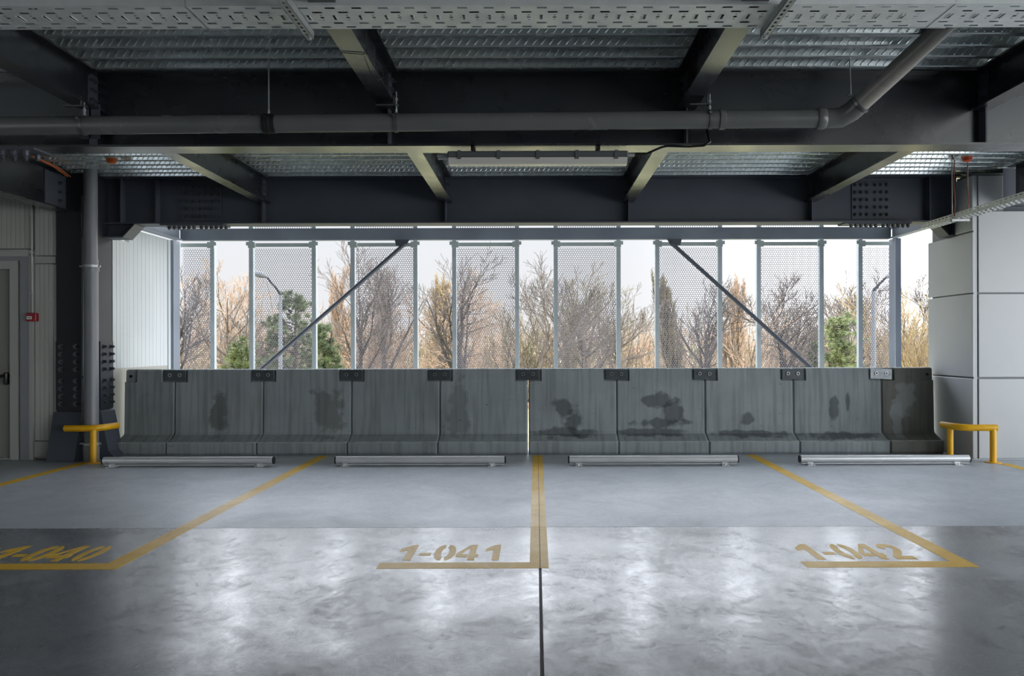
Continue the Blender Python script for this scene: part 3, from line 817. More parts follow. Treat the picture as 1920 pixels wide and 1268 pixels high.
for i in range(10):
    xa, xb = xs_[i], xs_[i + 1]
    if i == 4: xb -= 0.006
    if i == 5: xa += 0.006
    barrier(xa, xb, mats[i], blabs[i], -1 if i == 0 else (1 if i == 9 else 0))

M['plate'] = mat('dark_connector_steel', '#3d4347', 0.45, c2='#475055', scale=10, metal=0.2)
M['plate_galv'] = mat('galvanised_connector_steel', '#6e767b', 0.4, c2='#8b9296', scale=22, metal=0.4)
ords = ['first', 'second', 'third', 'fourth', 'fifth', 'sixth', 'seventh', 'eighth', 'ninth']
for i, x in enumerate(seam):
    lab = 'dark steel connector plate with two bolts, %s in the row from the steel column' % ords[i]
    if i == 8: lab = 'mottled galvanised connector plate with two bolts, on the seam nearest the clad column'
    if i == 4: lab = 'dark steel connector plate with two bolts, above the open bright joint'
    t = thing('connector_plate', (x, Y0 + .27, .875), lab, 'connector plate', 'connector plates joining the barriers')
    b = MB(); b.bbox(x - .132, x + .132, Y0 + .262, Y0 + .284, .873, 1.003, 0.003)
    tilt = [0.0, .002, 0, 0, 0, .003, .003, 0, .005][i]
    for k, v in enumerate(b.v): b.v[k] = (v[0], v[1], v[2] - tilt * (v[0] - x) / .13)
    b.build('plate', M['plate_galv'] if i == 8 else M['plate'], t)
    for dx in (-.06, .06):
        zc = .945 - tilt * dx / .13
        b = MB()
        ring = []
        for k in range(20):
            a = 2 * math.pi * k / 20
            ring.append((math.cos(a), math.sin(a)))
        n = len(b.v)
        for rad, yy in ((.021, .262), (.021, .250), (.013, .250), (.013, .258)):
            b.v += [(x + dx + rad * c, Y0 + yy, zc + rad * s_) for c, s_ in ring]
        for q in range(3):
            for k in range(20):
                a = n + q * 20 + k; c = n + q * 20 + (k + 1) % 20
                b.f.append((a, c, c + 20, a + 20))
        rb = b.build('bolt', M['boltzinc'], t)
        b = MB(); b.tube([(x + dx, Y0 + .2615, zc), (x + dx, Y0 + .259, zc)], .013, 16); b.build('bolt_socket', M['black'], rb)

# ---------------------------------------------------------------- wheel stops and guards
YS = 8.87
def wheel_stop(x0, x1, lab):
    t = thing('wheel_stop', ((x0 + x1) / 2, YS, 0), lab, 'wheel stop', 'tubular wheel stops')
    b = MB(); b.tube([(x0, YS, .062), (x1, YS, .062)], .040, 24, caps=False); b.build('tube', M['stop'], t, smooth=True)
    for x, s in ((x0, 1), (x1, -1)):
        b = MB(); b.tube([(x - .002 * s, YS, .062), (x + .012 * s, YS, .062)], .0405, 24); b.build('end_cap', M['rubber'], t)
    for x in (x0 + .11, x1 - .15):
        b = MB(); b.box(x - .04, x + .04, YS - .085, YS + .06, 0.0, .007); b.box(x - .03, x + .03, YS - .03, YS + .03, .007, .03)
        b.tube([(x - .005, YS - .065, .007), (x - .005, YS - .065, .02)], .011, 8)
        b.build('bracket', M['stop'], t)
    b = MB(); b.box(x0 + .02, x1 - .02, YS - .028, YS + .028, .014, .021); b.build('base_strip', M['stop'], t)
for x0, x1, lab in ((-4.68, -2.83, 'silver tubular wheel stop nearest the dark steel column'), (-2.17, -.33, 'silver tubular wheel stop in the bay left of the centre line'),
                    (.345, 2.18, 'silver tubular wheel stop in the bay right of the centre line'), (2.84, 4.68, 'silver tubular wheel stop nearest the clad column')):
    wheel_stop(x0, x1, lab)

t = thing('corner_guard', (-4.92, 9.13, 0), 'yellow tubular corner guard on one post, in front of the downpipe', 'guard', None)
b = MB(); b.tube([(-5.24, 9.13, .385), (-4.97, 9.13, .385), (-4.91, 9.15, .385), (-4.86, 9.21, .387), (-4.80, 9.42, .39)], .036, 18); b.build('bar', M['yellow'], t, smooth=50)
b = MB(); b.tube([(-4.925, 9.13, 0), (-4.925, 9.13, .37)], .034, 18); b.build('post', M['yellow'], t, smooth=50)
b = MB(); b.tube([(-4.925, 9.13, 0), (-4.925, 9.13, .008)], .085, 20); b.build('base_plate', M['yellow'], t)
t = thing('corner_guard', (4.8, 9.05, 0), 'yellow tubular corner guard on two posts, in front of the clad column', 'guard', None)
b = MB(); b.tube([(4.565, 9.25, .392), (4.60, 9.13, .388), (4.66, 9.02, .383), (4.74, 8.985, .381), (5.035, 8.98, .381)], .036, 18); b.build('bar', M['yellow'], t, smooth=50)
for x, y, bp_ in ((4.605, 9.14, 1), (4.995, 8.98, 1)):
    b = MB(); b.tube([(x, y, 0), (x, y, .37)], .034, 18); b.build('post', M['yellow'], t, smooth=50)
    b = MB(); b.tube([(x, y, 0), (x, y, .008)], .085, 20); b.build('base_plate', M['yellow'], t)

# ---------------------------------------------------------------- drain pipe under the deck
PD = 0.0625
YPp = 5.70
def pz(x): return 2.853 + 0.0066 * x
dpipe = thing('drain_pipe', (0, YPp, 2.8), 'long grey drain pipe hung in front of the middle girder, bending up on the right', 'pipe')
b = MB(); b.tube([(-8.8, YPp, pz(-8.8)), (1.98, YPp, pz(1.98))], PD, 28); b.build('pipe_body', M['pipe'], dpipe, smooth=40)
e0 = Vector((2.14, YPp - 0.02, pz(2.14))); dirb = Vector((0.46, -0.58, 0.46)).normalized()
b = MB(); b.tube([(1.96, YPp, pz(1.96)), (2.03, YPp, pz(2.03)), e0 + Vector((-0.03, 0.0, 0)), e0 + dirb * 0.06, e0 + dirb * 0.12], [PD + .006, PD + .004, PD + .004, PD + .005, PD + .007], 28)
b.tube([(1.95, YPp, pz(1.95)), (1.965, YPp, pz(1.965)), (2.0, YPp, pz(2)), (2.01, YPp, pz(2.01))], [PD + .006, PD + .012, PD + .012, PD + .005], 28)
b.build('elbow', M['pipe'], dpipe, smooth=40)
b = MB(); b.tube([e0 + dirb * 0.08, e0 + dirb * 0.98], PD, 28); b.build('branch_pipe', M['pipe_branch'], dpipe, smooth=40)
b = MB(); b.tube([e0 + dirb * 0.125, e0 + dirb * 0.145], PD + .013, 28); b.tube([e0 + dirb * 0.135 + Vector((-.06, -.02, .045)), e0 + dirb * 0.135 + Vector((-.1, -.02, .055))], .008, 8); b.build('branch_clamp', M['clamp'], dpipe, smooth=40)
b = MB(); b.tube([(1.27, YPp, pz(1.27)), (1.275, YPp, pz(1.27)), (1.31, YPp, pz(1.3)), (1.315, YPp, pz(1.3))], [PD, PD + .008, PD + .008, PD], 28); b.build('pipe_socket', M['pipe'], dpipe, smooth=40)
for x, zt, nm_ in ((-3.13, 2.99, 0), (-1.85, ZD + .03, 1), (-0.965, 3.06, 0), (1.21, 3.04, 0)):
    b = MB(); z = pz(x)
    b.tube([(x - .011, YPp, z), (x + .011, YPp, z)], PD + .006, 28)
    if nm_: b.tube([(x - .035, YPp, z), (x - .02, YPp, z)], PD + .007, 28); b.tube([(x + .02, YPp, z), (x + .05, YPp, z)], PD + .004, 28)
    b.tube([(x - .01, YPp - PD - .02, z + .03), (x - .01, YPp - PD + .02, z + .03)], .010, 8)
    c = b.build('pipe_clamp', M['rubber'] if nm_ else M['clamp'], dpipe, smooth=40)
    b = MB(); b.tube([(x, YPp, z + PD), (x, YPp, zt)], .005, 8); b.tube([(x, YPp, z + PD), (x, YPp, z + PD + .03)], .009, 8)
    if not nm_: b.tube([(x, YPp, zt - .06), (x, YPp, zt - .045)], .011, 6); b.tube([(x, YPp, zt - .1), (x, YPp, zt - .085)], .011, 6)
    b.build('hanger_rod', M['galvdark'], c)
    if not nm_:
        s = 1
        b = MB(); b.box(x - .14, x + .015, YPp - .015, YPp + .015, 2.962, 2.97) ; b.box(x - .02, x - .012, YPp - .015, YPp + .015, 2.962, 3.03); b.build('beam_hook', M['clamp'], c)
b = MB(); b.tube([(2.20, 5.72, pz(2.2) + .05), (2.19, 5.72, ZD + .03)], .005, 8); b.build('hanger_rod', M['galvdark'], dpipe)

# ---------------------------------------------------------------- cable tray across the top
ty0, ty1, tz = 4.07, 4.37, 2.985
ct = thing('cable_tray', (0, 4.22, tz), 'wide perforated galvanised cable tray crossing the top of the picture', 'cable tray')
def tray(x0, x1):
    """perforated tray floor: a grid whose slot cells are left open; slots are real holes"""
    P = 0.1325
    # slot pattern in one repeat: (u0,u1,v0,v1) fractions of width for straight slots
    b = MB(); z0, z1 = tz, tz + 0.0015
    n = int(math.ceil((x1 - x0) / P))
    vb = [0.0, .035, .055, .095, .11, .115, .185, .205, .245, .262, .3]
    def cells(xs, ys, solid):
        for i in range(len(xs) - 1):
            for j in range(len(ys) - 1):
                if solid(i, j):
                    b.face([(xs[i], ty0 + ys[j], tz), (xs[i], ty0 + ys[j + 1], tz), (xs[i + 1], ty0 + ys[j + 1], tz), (xs[i + 1], ty0 + ys[j], tz)])
    def slotted_row(v0, v1, off):
        # row of long slots with octagonal ends, running along X, from v0 to v1 across the tray
        vm0 = (v0 + v1) / 2 - .010; vm1 = (v0 + v1) / 2 + .010
        xs = x0
        b.face([(x0, ty0 + v0, tz), (x0, ty0 + vm0, tz), (x1, ty0 + vm0, tz), (x1, ty0 + v0, tz)])
        b.face([(x0, ty0 + vm1, tz), (x0, ty0 + v1, tz), (x1, ty0 + v1, tz), (x1, ty0 + vm1, tz)])
        edge = x0; k = 0
        while True:
            s0 = x0 + off + k * P; s1 = s0 + .052
            if s1 > x1: break
            if s0 > edge:
                m0 = (vm0 + vm1) / 2
                b.face([(edge, ty0 + vm0, tz), (edge - (.006 if k else 0), ty0 + m0, tz), (edge, ty0 + vm1, tz), (s0, ty0 + vm1, tz), (s0 + .006 * 0, ty0 + m0, tz), (s0, ty0 + vm0, tz)])
            # raised lip around the slot
            for (a0, a1, c0, c1) in ((s0 - .006, s1 + .006, vm0 - .004, vm0), (s0 - .006, s1 + .006, vm1, vm1 + .004)):
                b.box(a0, a1, ty0 + c0, ty0 + c1, tz - .0012, tz)
            edge = s1; k += 1
        b.face([(edge, ty0 + vm0, tz), (edge, ty0 + vm1, tz), (x1, ty0 + vm1, tz), (x1, ty0 + vm0, tz)])
    slotted_row(0.0, .060, .02)
    slotted_row(.060, .105, .075)
    slotted_row(.195, .245, .02)
    slotted_row(.245, .30, .075)
    # middle band: long slots across the tray and round hole clusters
    v0, v1 = .105, .195
    edge = x0; k = 0
    def strip(a, c):
        if c > a: b.face([(a, ty0 + v0, tz), (a, ty0 + v1, tz), (c, ty0 + v1, tz), (c, ty0 + v0, tz)])
    while True:
        s0 = x0 + .035 + k * P
        if s0 + .09 > x1: break
        strip(edge, s0)
        b.face([(s0, ty0 + v0, tz), (s0, ty0 + v0 + .016, tz), (s0 + .014, ty0 + v0 + .016, tz), (s0 + .014, ty0 + v0, tz)])
        b.face([(s0, ty0 + v1 - .016, tz), (s0, ty0 + v1, tz), (s0 + .014, ty0 + v1, tz), (s0 + .014, ty0 + v1 - .016, tz)])
        b.box(s0 - .004, s0, ty0 + v0 + .012, ty0 + v1 - .012, tz - .003, tz); b.box(s0 + .014, s0 + .018, ty0 + v0 + .012, ty0 + v1 - .012, tz - .003, tz)
        # hole cluster
        h0 = s0 + .066; strip(s0 + .014, h0)
        ys = [v0, v0 + .012, v0 + .019, v0 + .035, v0 + .055, v0 + .071, v0 + .078, v1]
        for j in range(7):
            if j in (1, 5):
                b.face([(h0, ty0 + ys[j], tz), (h0, ty0 + ys[j + 1], tz), (h0 + .004, ty0 + ys[j + 1], tz), (h0 + .004, ty0 + ys[j], tz)])
                b.face([(h0 + .014, ty0 + ys[j], tz), (h0 + .014, ty0 + ys[j + 1], tz), (h0 + .018, ty0 + ys[j + 1], tz), (h0 + .018, ty0 + ys[j], tz)])
            elif j != 3:
                b.face([(h0, ty0 + ys[j], tz), (h0, ty0 + ys[j + 1], tz), (h0 + .018, ty0 + ys[j + 1], tz), (h0 + .018, ty0 + ys[j], tz)])
        edge = h0 + .018; k += 1
    strip(edge, x1)
    for y in (ty0, ty1):
        b.box(x0, x1, y - .001, y + .001, tz, tz + .06)
    return b
for x0, x1 in ((-5.73, -1.737), (-1.733, 2.083), (2.087, 5.9)):
    tray(x0, x1).build('tray_section', M['galv'], ct)
for xj in (-1.735, 2.085):
    b = MB(); b.box(xj - .1, xj + .1, ty1 + .001, ty1 + .004, tz - .004, tz + .05); b.box(xj - .004, xj - .002, ty0, ty1, tz - .002, tz); b.build('joint_plate', M['galvdark'], ct)
for xs, lab in ((-1.205, 'slotted strut channel under the cable tray beside the second joist'), (1.225, 'slotted strut channel under the cable tray beside the third joist')):
    t = thing('strut_channel', (xs, 4.1, tz - .043), lab, 'support channel', 'strut channels under the tray')
    b = MB(); y0, y1 = 3.55, 4.40; z0 = tz - .044; z1 = tz - .003; hw = .0205
    b.box(xs - hw, xs - hw + .002, y0, y1, z0, z1); b.box(xs + hw - .002, xs + hw, y0, y1, z0, z1)
    y = y0
    while y < y1 - .04:
        b.box(xs - hw, xs + hw, y, min(y + .022, y1), z0, z0 + .002)
        b.box(xs - hw, xs - .007, y + .022, y + .05, z0, z0 + .002); b.box(xs + .007, xs + hw, y + .022, y + .05, z0, z0 + .002)
        y += .05
    b.build('channel_body', M['galvdark'], t)
    b = MB(); b.tube([(xs, 4.38, z0), (xs, 4.38, 3.30)], .005, 8); b.tube([(xs, 4.38, z0 - .01), (xs, 4.38, z0)], .011, 6); b.build('hanger_rod', M['galvdark'], t)
# cable inside tray
b = MB(); b.tube([(-5.5, 4.2, tz + .014), (-2, 4.22, tz + .013), (2, 4.19, tz + .013), (5.6, 4.2, tz + .014)], .012, 8)
tag(b.build('power_cable', M['black'], smooth=True), 'black cable lying inside the wide perforated cable tray', 'cable')

# second, narrow tray on the right, running towards the camera
t2 = thing('narrow_cable_tray', (4.5, 7, 2.62), 'narrow perforated cable tray hung beside the clad column', 'cable tray')
b = MB(); xl, xr, z0 = 4.44, 4.57, 2.625
ya, yb = 4.5, 9.42
y = ya
while y < yb:
    for (u0, u1) in ((xl, xl + .015), (xl + .045, xl + .085), (xl + .115, xr)): b.box(u0, u1, y, y + .08, z0, z0 + .0015)
    b.box(xl, xr, y, y + .03, z0, z0 + .0015)
    for xx in (xl, xr):
        b.box(xx - .001, xx + .001, y, y + .03, z0, z0 + .06)
        for (v0, v1) in ((0, .012), (.022, .038), (.048, .06)): b.box(xx - .001, xx + .001, y + .03, y + .08, z0 + v0, z0 + v1)
    y += .08
b.build('tray_body', M['galv'], t2)
for ys in (8.72, 7.2):
    b = MB(); b.box(xl - .03, xr + .03, ys - .02, ys + .02, z0 - .024, z0 - .002); b.build('support_bar', M['galvdark'], t2)
    for xx in (xl - .018, xr + .018):
        b = MB(); b.tube([(xx, ys, z0 - .03), (xx, ys, ZD + .02)], .006, 8); b.build('hanger_rod', M['galvdark'], t2)
b = MB()
for xx, ph in ((xl - .006, 0), (xr + .006, 1)):
    b.tube([(xx, 8.70, z0 + .03), (xx + .004, 8.69, 2.8), (xx - .004, 8.70, 3.0), (xx + .002, 8.70, 3.24), (xx - .04, 8.66, ZD)], .0055, 8)
tag(b.build('alarm_cable', M['redcable'], smooth=True), 'red-brown cables tied along the hanger rods of the narrow tray', 'cable')

# ---------------------------------------------------------------- batten lamp
lx0, lx1, ly = -.655, .690, 5.97
lt = thing('batten_lamp', (0, ly, 2.6), 'unlit grey batten lamp hung under the middle girder', 'lamp')
b = MB(); b.bbox(lx0 + .02, lx1 - .02, ly - .055, ly + .055, 2.652, 2.700, .008); b.build('housing', M['lamphouse'], lt)
b = MB(); b.prism([(ly - .053, 2.653), (ly - .050, 2.625), (ly - .038, 2.607), (ly + .038, 2.607), (ly + .050, 2.625), (ly + .053, 2.653)], 'x', lx0 + .028, lx1 - .028); b.build('diffuser', M['lampdiff'], lt)
for k in range(5):
    x = lx0 + .105 + k * .283
    b = MB(); b.box(x - .013, x + .013, ly - .061, ly - .054, 2.640, 2.703); b.build('clip', M['lamphouse'], lt)
for x in (-.45, .45):
    b = MB(); b.box(x - .014, x + .014, ly - .02, ly + .02, 2.70, 2.729); b.box(x - .012, x + .012, ly - .112, ly - .1, 2.69, 2.755); b.box(x - .012, x + .012, ly - .112, ly + .02, 2.718, 2.7295); b.build('bracket', M['black'], lt)
b = MB(); b.tube([(lx0 + .03, ly, 2.675), (lx0 - .06, ly, 2.675)], .014, 12); b.tube([(lx0 + .03, ly - .03, 2.655), (lx0 - .05, ly - .03, 2.650)], .010, 12); b.tube([(lx1 - .03, ly, 2.68), (lx1 + .03, ly, 2.68)], .014, 12)
b.build('cable_gland', M['galvdark'], lt, smooth=40)
b = MB(); b.tube([(.715, ly, 2.68), (.80, ly - .02, 2.682), (.90, ly - .08, 2.715), (.94, ly - .09, 2.722), (1.10, ly - .1, 2.715), (1.2, ly - .115, 2.718), (1.24, ly - .13, 2.74), (1.225, YA - .115, 2.85)], .008, 8)
tag(b.build('lamp_cable', M['black'], smooth=True), 'thin black cable running from the batten lamp to the middle girder', 'cable')

# smoke detectors
for x, y, m_, lab in ((-4.44, 8.60, M['orange'], 'orange smoke detector under the deck above the downpipe'), (4.53, 8.62, M['orangered'], 'red-orange smoke detector under the deck beside the narrow tray')):
    t = thing('smoke_detector', (x, y, ZD - .06), lab, 'smoke detector', 'smoke detectors')
    b = MB(); b.tube([(x, y, ZD), (x, y, ZD - .02)], .062, 24); b.build('base', M['white'], t, smooth=40)
    b = MB(); b.tube([(x, y, ZD - .018), (x, y, ZD - .028), (x, y, ZD - .042), (x, y, ZD - .055), (x, y, ZD - .064)], [.055, .053, .045, .046, .038], 24); b.build('cover', m_, t, smooth=40)

# fire alarm call point with its conduit
t = thing('fire_alarm_call_point', (-5.76, YW - .03, 1.59), 'small red fire alarm call point on the grey wall by the door', 'alarm')
b = MB(); b.bbox(-5.812, -5.70, YW - .06, YW - .0, 1.585, 1.680, .006); b.build('body', M['red'], t)
b = MB(); b.box(-5.802, -5.745, YW - .063, YW - .06, 1.608, 1.642); b.build('glass_plate', M['white'], t)
b = MB(); b.box(-5.792, -5.755, YW - .0645, YW - .063, 1.622, 1.629); b.build('plate_marking', M['black'], t)
t = thing('conduit', (-5.757, YW - .015, 1.68), 'thin pale conduit rising from the red call point', 'conduit')
b = MB(); b.tube([(-5.757, YW - .036, 1.68), (-5.757, YW - .036, 3.1)], .008, 10); b.build('conduit_body', M['conduit'], t, smooth=True)
for z in (1.9, 2.37, 2.8):
    b = MB(); b.box(-5.772, -5.742, YW - .048, YW - .024, z - .008, z + .008); b.build('conduit_clip', M['conduit'], t)

# orange cables along the left edge beam, tie wire at the second joist
b = MB()
for k, (dx, dz) in enumerate(((0, 0), (.03, .012))):
    b.tube([(-3.72 + dx, 6.12, 2.80 + dz), (-4.05 + dx, 6.35, 3.04), (-4.75 + dx, 7.2, 3.20), (-5.18 + dx, 8.3, 3.262 - k * .01), (-5.235 + dx, 8.9, 3.255), (-5.24 + dx, 9.2, 3.20)], .007, 8)
tag(b.build('orange_cable', M['orangecable'], smooth=True), 'pair of orange cables draped above the left edge beam', 'cable')
b = MB(); b.tube([(-1.13, 4.75, 2.996), (-1.0, 4.78, 2.994), (-.985, 4.80, 3.012), (-.98, 4.85, 3.02), (-.93, 4.95, 2.99), (-.93, 5.05, 2.95), (-.96, 5.02, 2.92), (-.99, 4.95, 2.94), (-1.0, 4.8, 2.99)], .0025, 6)
b.tube([(-.985, 4.80, 3.0), (-.985, 4.78, 3.28)], .002, 6)
tag(b.build('tie_wire', M['black'], smooth=True), 'loose black tie wire looped around the second front joist', 'wire')

# ---------------------------------------------------------------- outside: trees, lamps, houses
M['bark'] = mat('bark', '#52473c', 0.9, c2='#3d352e', scale=3)
M['bark_dark'] = mat('dark_bark', '#332d27', 0.9, c2='#28231f', scale=3)
M['twig_tan'] = mat('tan_twigs', '#97806a', 0.9, c2='#7f6a56', scale=1)
M['twig_brown'] = mat('brown_twigs', '#5a5047', 0.9, c2='#4a423b', scale=1)
M['twig_dark'] = mat('dark_twigs', '#443d36', 0.9, c2='#3a342e', scale=1)
M['twig_olive'] = mat('olive_twigs', '#655c44', 0.9, c2='#564f3c', scale=1)
M['twig_gold'] = mat('golden_twigs', '#8c7853', 0.9, c2='#786644', scale=1)
M['needles'] = mat('pine_needles', '#525c35', 0.8, c2='#394428', scale=1.5)
M['needles_y'] = mat('spruce_needles', '#686e3a', 0.8, c2='#46512d', scale=1.5)
M['lampgrey'] = mat('lamp_post_paint', '#63666b', 0.6)
M['lamphead'] = mat('lamp_head_plastic', '#55575a', 0.6)
M['lampdark'] = mat('lamp_arm_paint', '#17181a', 0.7, spec=0.2)
M['housewall'] = mat('pale_house_wall', '#e0d6cc', 0.8)
M['houseroof'] = mat('red_house_roof', '#b8674c', 0.8)
GZ = -3.0

def seg(b, p, q, r0, r1, n):
    t = (q - p)
    if t.length < 1e-5: return
    t.normalize()
    a = Vector((0, 0, 1)) if abs(t.z) < .9 else Vector((1, 0, 0))
    u = (a - t * a.dot(t)).normalized(); v = t.cross(u)
    k = len(b.v)
    for c, r in ((p, r0), (q, r1)):
        for j in range(n):
            an = 2 * math.pi * j / n
            b.v.append(tuple(c + (u * math.cos(an) + v * math.sin(an)) * r))
    for j in range(n):
        b.f.append((k + j, k + (j + 1) % n, k + n + (j + 1) % n, k + n + j))

STY = {
    'spread': dict(kids=(10, 9, 8, 5), ang=(38, 40, 42, 45), lr=(.62, .5, .5, .5), wob=.16, up=.10, start=.42, fork=True),
    'poplar': dict(kids=(30, 12, 8, 0), ang=(20, 20, 24, 25), lr=(.42, .45, .45, .5), wob=.07, up=.22, start=.2, fork=False),
    'round': dict(kids=(14, 10, 9, 4), ang=(48, 42, 42, 45), lr=(.55, .5, .5, .5), wob=.14, up=.08, start=.35, fork=True),
    'shrub': dict(kids=(10, 8, 5, 0), ang=(26, 30, 32, 30), lr=(.6, .5, .5, .5), wob=.10, up=.10, start=.12, fork=True),
    'weep': dict(kids=(15, 12, 10, 0), ang=(40, 45, 60, 60), lr=(.5, .5, .55, .5), wob=.12, up=-.02, start=.35, fork=True),
}
def grow(rng, A, B, p, d, Lh, r, lv, st, maxlv, rmin):
    n = (7, 5, 4, 3, 2)[lv]
    pts = [(p.copy(), r)]
    d = d.copy()
    for i in range(n):
        d = (d + Vector((rng.gauss(0, 1), rng.gauss(0, 1), rng.gauss(0, .6))) * st['wob'] + Vector((0, 0, st['up'] * (1 if lv else .4)))).normalized()
        q = p + d * (Lh / n)
        f = (i + 1) / n
        r1 = max(rmin, r * (1 - .78 * f))
        seg(A if lv <= 1 else B, p, q, pts[-1][1], r1, 6 if lv == 0 else (4 if lv == 1 else 3))
        p = q; pts.append((q.copy(), r1))
    if lv >= maxlv: return
    K = st['kids'][lv]
    s0 = st['start'] if lv == 0 else .15
    for k in range(K):
        f = s0 + (1 - s0) * (k + rng.random()) / K
        i = min(n - 1, int(f * n)); fr = f * n - i
        c = pts[i][0].lerp(pts[i + 1][0], fr); rr = pts[i][1] * (1 - fr) + pts[i + 1][1] * fr
        ax = (pts[i + 1][0] - pts[i][0]).normalized()
        an = math.radians(st['ang'][lv] * rng.uniform(.65, 1.35))
        az = rng.uniform(0, 2 * math.pi)
        u = ax.orthogonal().normalized(); v = ax.cross(u)
        nd = (ax * math.cos(an) + (u * math.cos(az) + v * math.sin(az)) * math.sin(an)).normalized()
        if nd.z < -.2 and st['up'] > 0: nd.z *= -.3; nd.normalize()
        grow(rng, A, B, c, nd, Lh * st['lr'][lv] * (1.15 - .55 * f) * rng.uniform(.75, 1.2), max(rmin, rr * .6), lv + 1, st, maxlv, rmin)

def tree(name, px, topy, d, style, seed, lab, bark, twig, r=.16, stems=1, maxlv=3, lean=0.0, fat=1.0, grp=None):
    rng = random.Random(seed)
    X = (px - 1005) * d / F; ztop = 1.3 + (647 - topy) * d / F
    base = Vector((X, d, GZ))
    A, B = MB(), MB(); st = STY[style]
    H = (ztop - GZ)
    rmin = .0088 * d / 35 * fat
    for k in range(stems):
        az = rng.uniform(0, 6.28)
        tilt = 0.0 if stems == 1 else rng.uniform(.1, .28)
        dr = Vector((math.cos(az) * tilt + lean, math.sin(az) * tilt, 1)).normalized()
        grow(rng, A, B, base + Vector((rng.gauss(0, .15), rng.gauss(0, .15), 0)) * (stems > 1), dr, H * (.83 if stems == 1 else rng.uniform(.64, .80)), r * (1 if stems == 1 else .6), 0, st, maxlv, rmin)
    t = thing(name, base, lab, 'tree', grp)
    A.build('trunk', M[bark], t); B.build('twigs', M[twig], t)
    return t
tree('bare_tree', 352, 545, 30, 'spread', 11, 'dark bare tree behind the half-width perforated panel at the white side wall', 'bark_dark', 'twig_dark', r=.2, lean=.02)
tree('bare_tree', 432, 512, 42, 'round', 12, 'tan bare tree in the first open gap from the white side wall', 'bark', 'twig_tan', r=.2, lean=-.0)
tree('bare_tree', 398, 590, 27, 'spread', 13, 'twisted dark bare tree low in the first open gap', 'bark_dark', 'twig_brown', r=.14, maxlv=3)
tree('bare_tree', 632, 525, 48, 'poplar', 14, 'slender tan bare tree in the second open gap behind the small pine', 'bark', 'twig_tan', r=.2)
tree('bare_tree', 652, 560, 40, 'weep', 15, 'arching tan bare tree beside the third mullion pair, left of the brace', 'bark', 'twig_tan', r=.16)
tree('bare_tree', 700, 512, 33, 'spread', 16, 'dark forked bare tree behind the second full perforated panel', 'bark_dark', 'twig_brown', r=.17)
tree('bare_tree', 748, 482, 37, 'spread', 17, 'tallest bare tree behind the second full perforated panel, under the brace top', 'bark_dark', 'twig_brown', r=.2)
tree('bare_tree', 812, 508, 38, 'weep', 18, 'dense tan bare tree filling the third open gap', 'bark', 'twig_tan', r=.2)
tree('bare_tree', 836, 530, 52, 'poplar', 19, 'narrow upright yellowish tree in the third open gap', 'bark', 'twig_gold', r=.2)
tree('bare_tree', 868, 512, 30, 'spread', 20, 'dark thick-branched bare tree behind the third full perforated panel', 'bark_dark', 'twig_dark', r=.2, lean=.03)
tree('bare_tree', 935, 550, 36, 'spread', 21, 'low wide bare tree in the right half of the third full panel', 'bark_dark', 'twig_olive', r=.16, stems=2)
tree('bare_tree', 1000, 470, 32, 'spread', 221, 'tall forked bare tree in the middle open gap', 'bark', 'twig_brown', r=.2, stems=2)
tree('bare_tree', 1038, 505, 40, 'spread', 23, 'dark bare tree just right of the middle open gap', 'bark_dark', 'twig_dark', r=.17)
tree('bare_tree', 1100, 525, 36, 'round', 24, 'broad olive bare tree behind the fourth full perforated panel', 'bark', 'twig_olive', r=.22)
tree('bare_tree', 1180, 535, 34, 'spread', 25, 'thin sparse bare tree in the fifth open gap', 'bark', 'twig_brown', r=.11, maxlv=2)
tree('bare_tree', 1270, 525, 45, 'poplar', 26, 'upright olive bare tree behind the fifth full panel, nearest its left mullion', 'bark_dark', 'twig_olive', r=.2)
tree('bare_tree', 1322, 545, 34, 'spread', 27, 'dark bare tree behind the fifth full panel, near its right mullion', 'bark_dark', 'twig_dark', r=.16)
tree('bare_tree', 1374, 535, 44, 'poplar', 28, 'pale tan upright tree in the sixth open gap beside the right brace', 'bark', 'twig_tan', r=.2, lean=.0)
tree('bare_tree', 1398, 590, 30, 'spread', 29, 'thin young bare tree low in the sixth open gap', 'bark', 'twig_tan', r=.09, maxlv=2)
tree('bare_tree', 1478, 525, 36, 'round', 30, 'rounded bare tree behind the sixth full perforated panel', 'bark_dark', 'twig_brown', r=.2)
tree('bare_tree', 1582, 532, 38, 'round', 31, 'round-headed bare tree behind the spruce', 'bark', 'twig_brown', r=.17)
tree('bare_tree', 1548, 590, 33, 'spread', 32, 'small crooked bare tree left of the spruce', 'bark', 'twig_brown', r=.08, maxlv=2)
tree('bare_tree', 1630, 560, 42, 'spread', 33, 'bare tree behind the right street lamp', 'bark', 'twig_brown', r=.14)
tree('bare_tree', 1738, 560, 24, 'shrub', 34, 'golden many-stemmed bare tree in the open gap beside the clad column', 'bark', 'twig_gold', r=.10, stems=7)
tree('bare_tree', 1700, 530, 46, 'round', 35, 'pale bare tree behind the golden many-stemmed one', 'bark', 'twig_brown', r=.14)

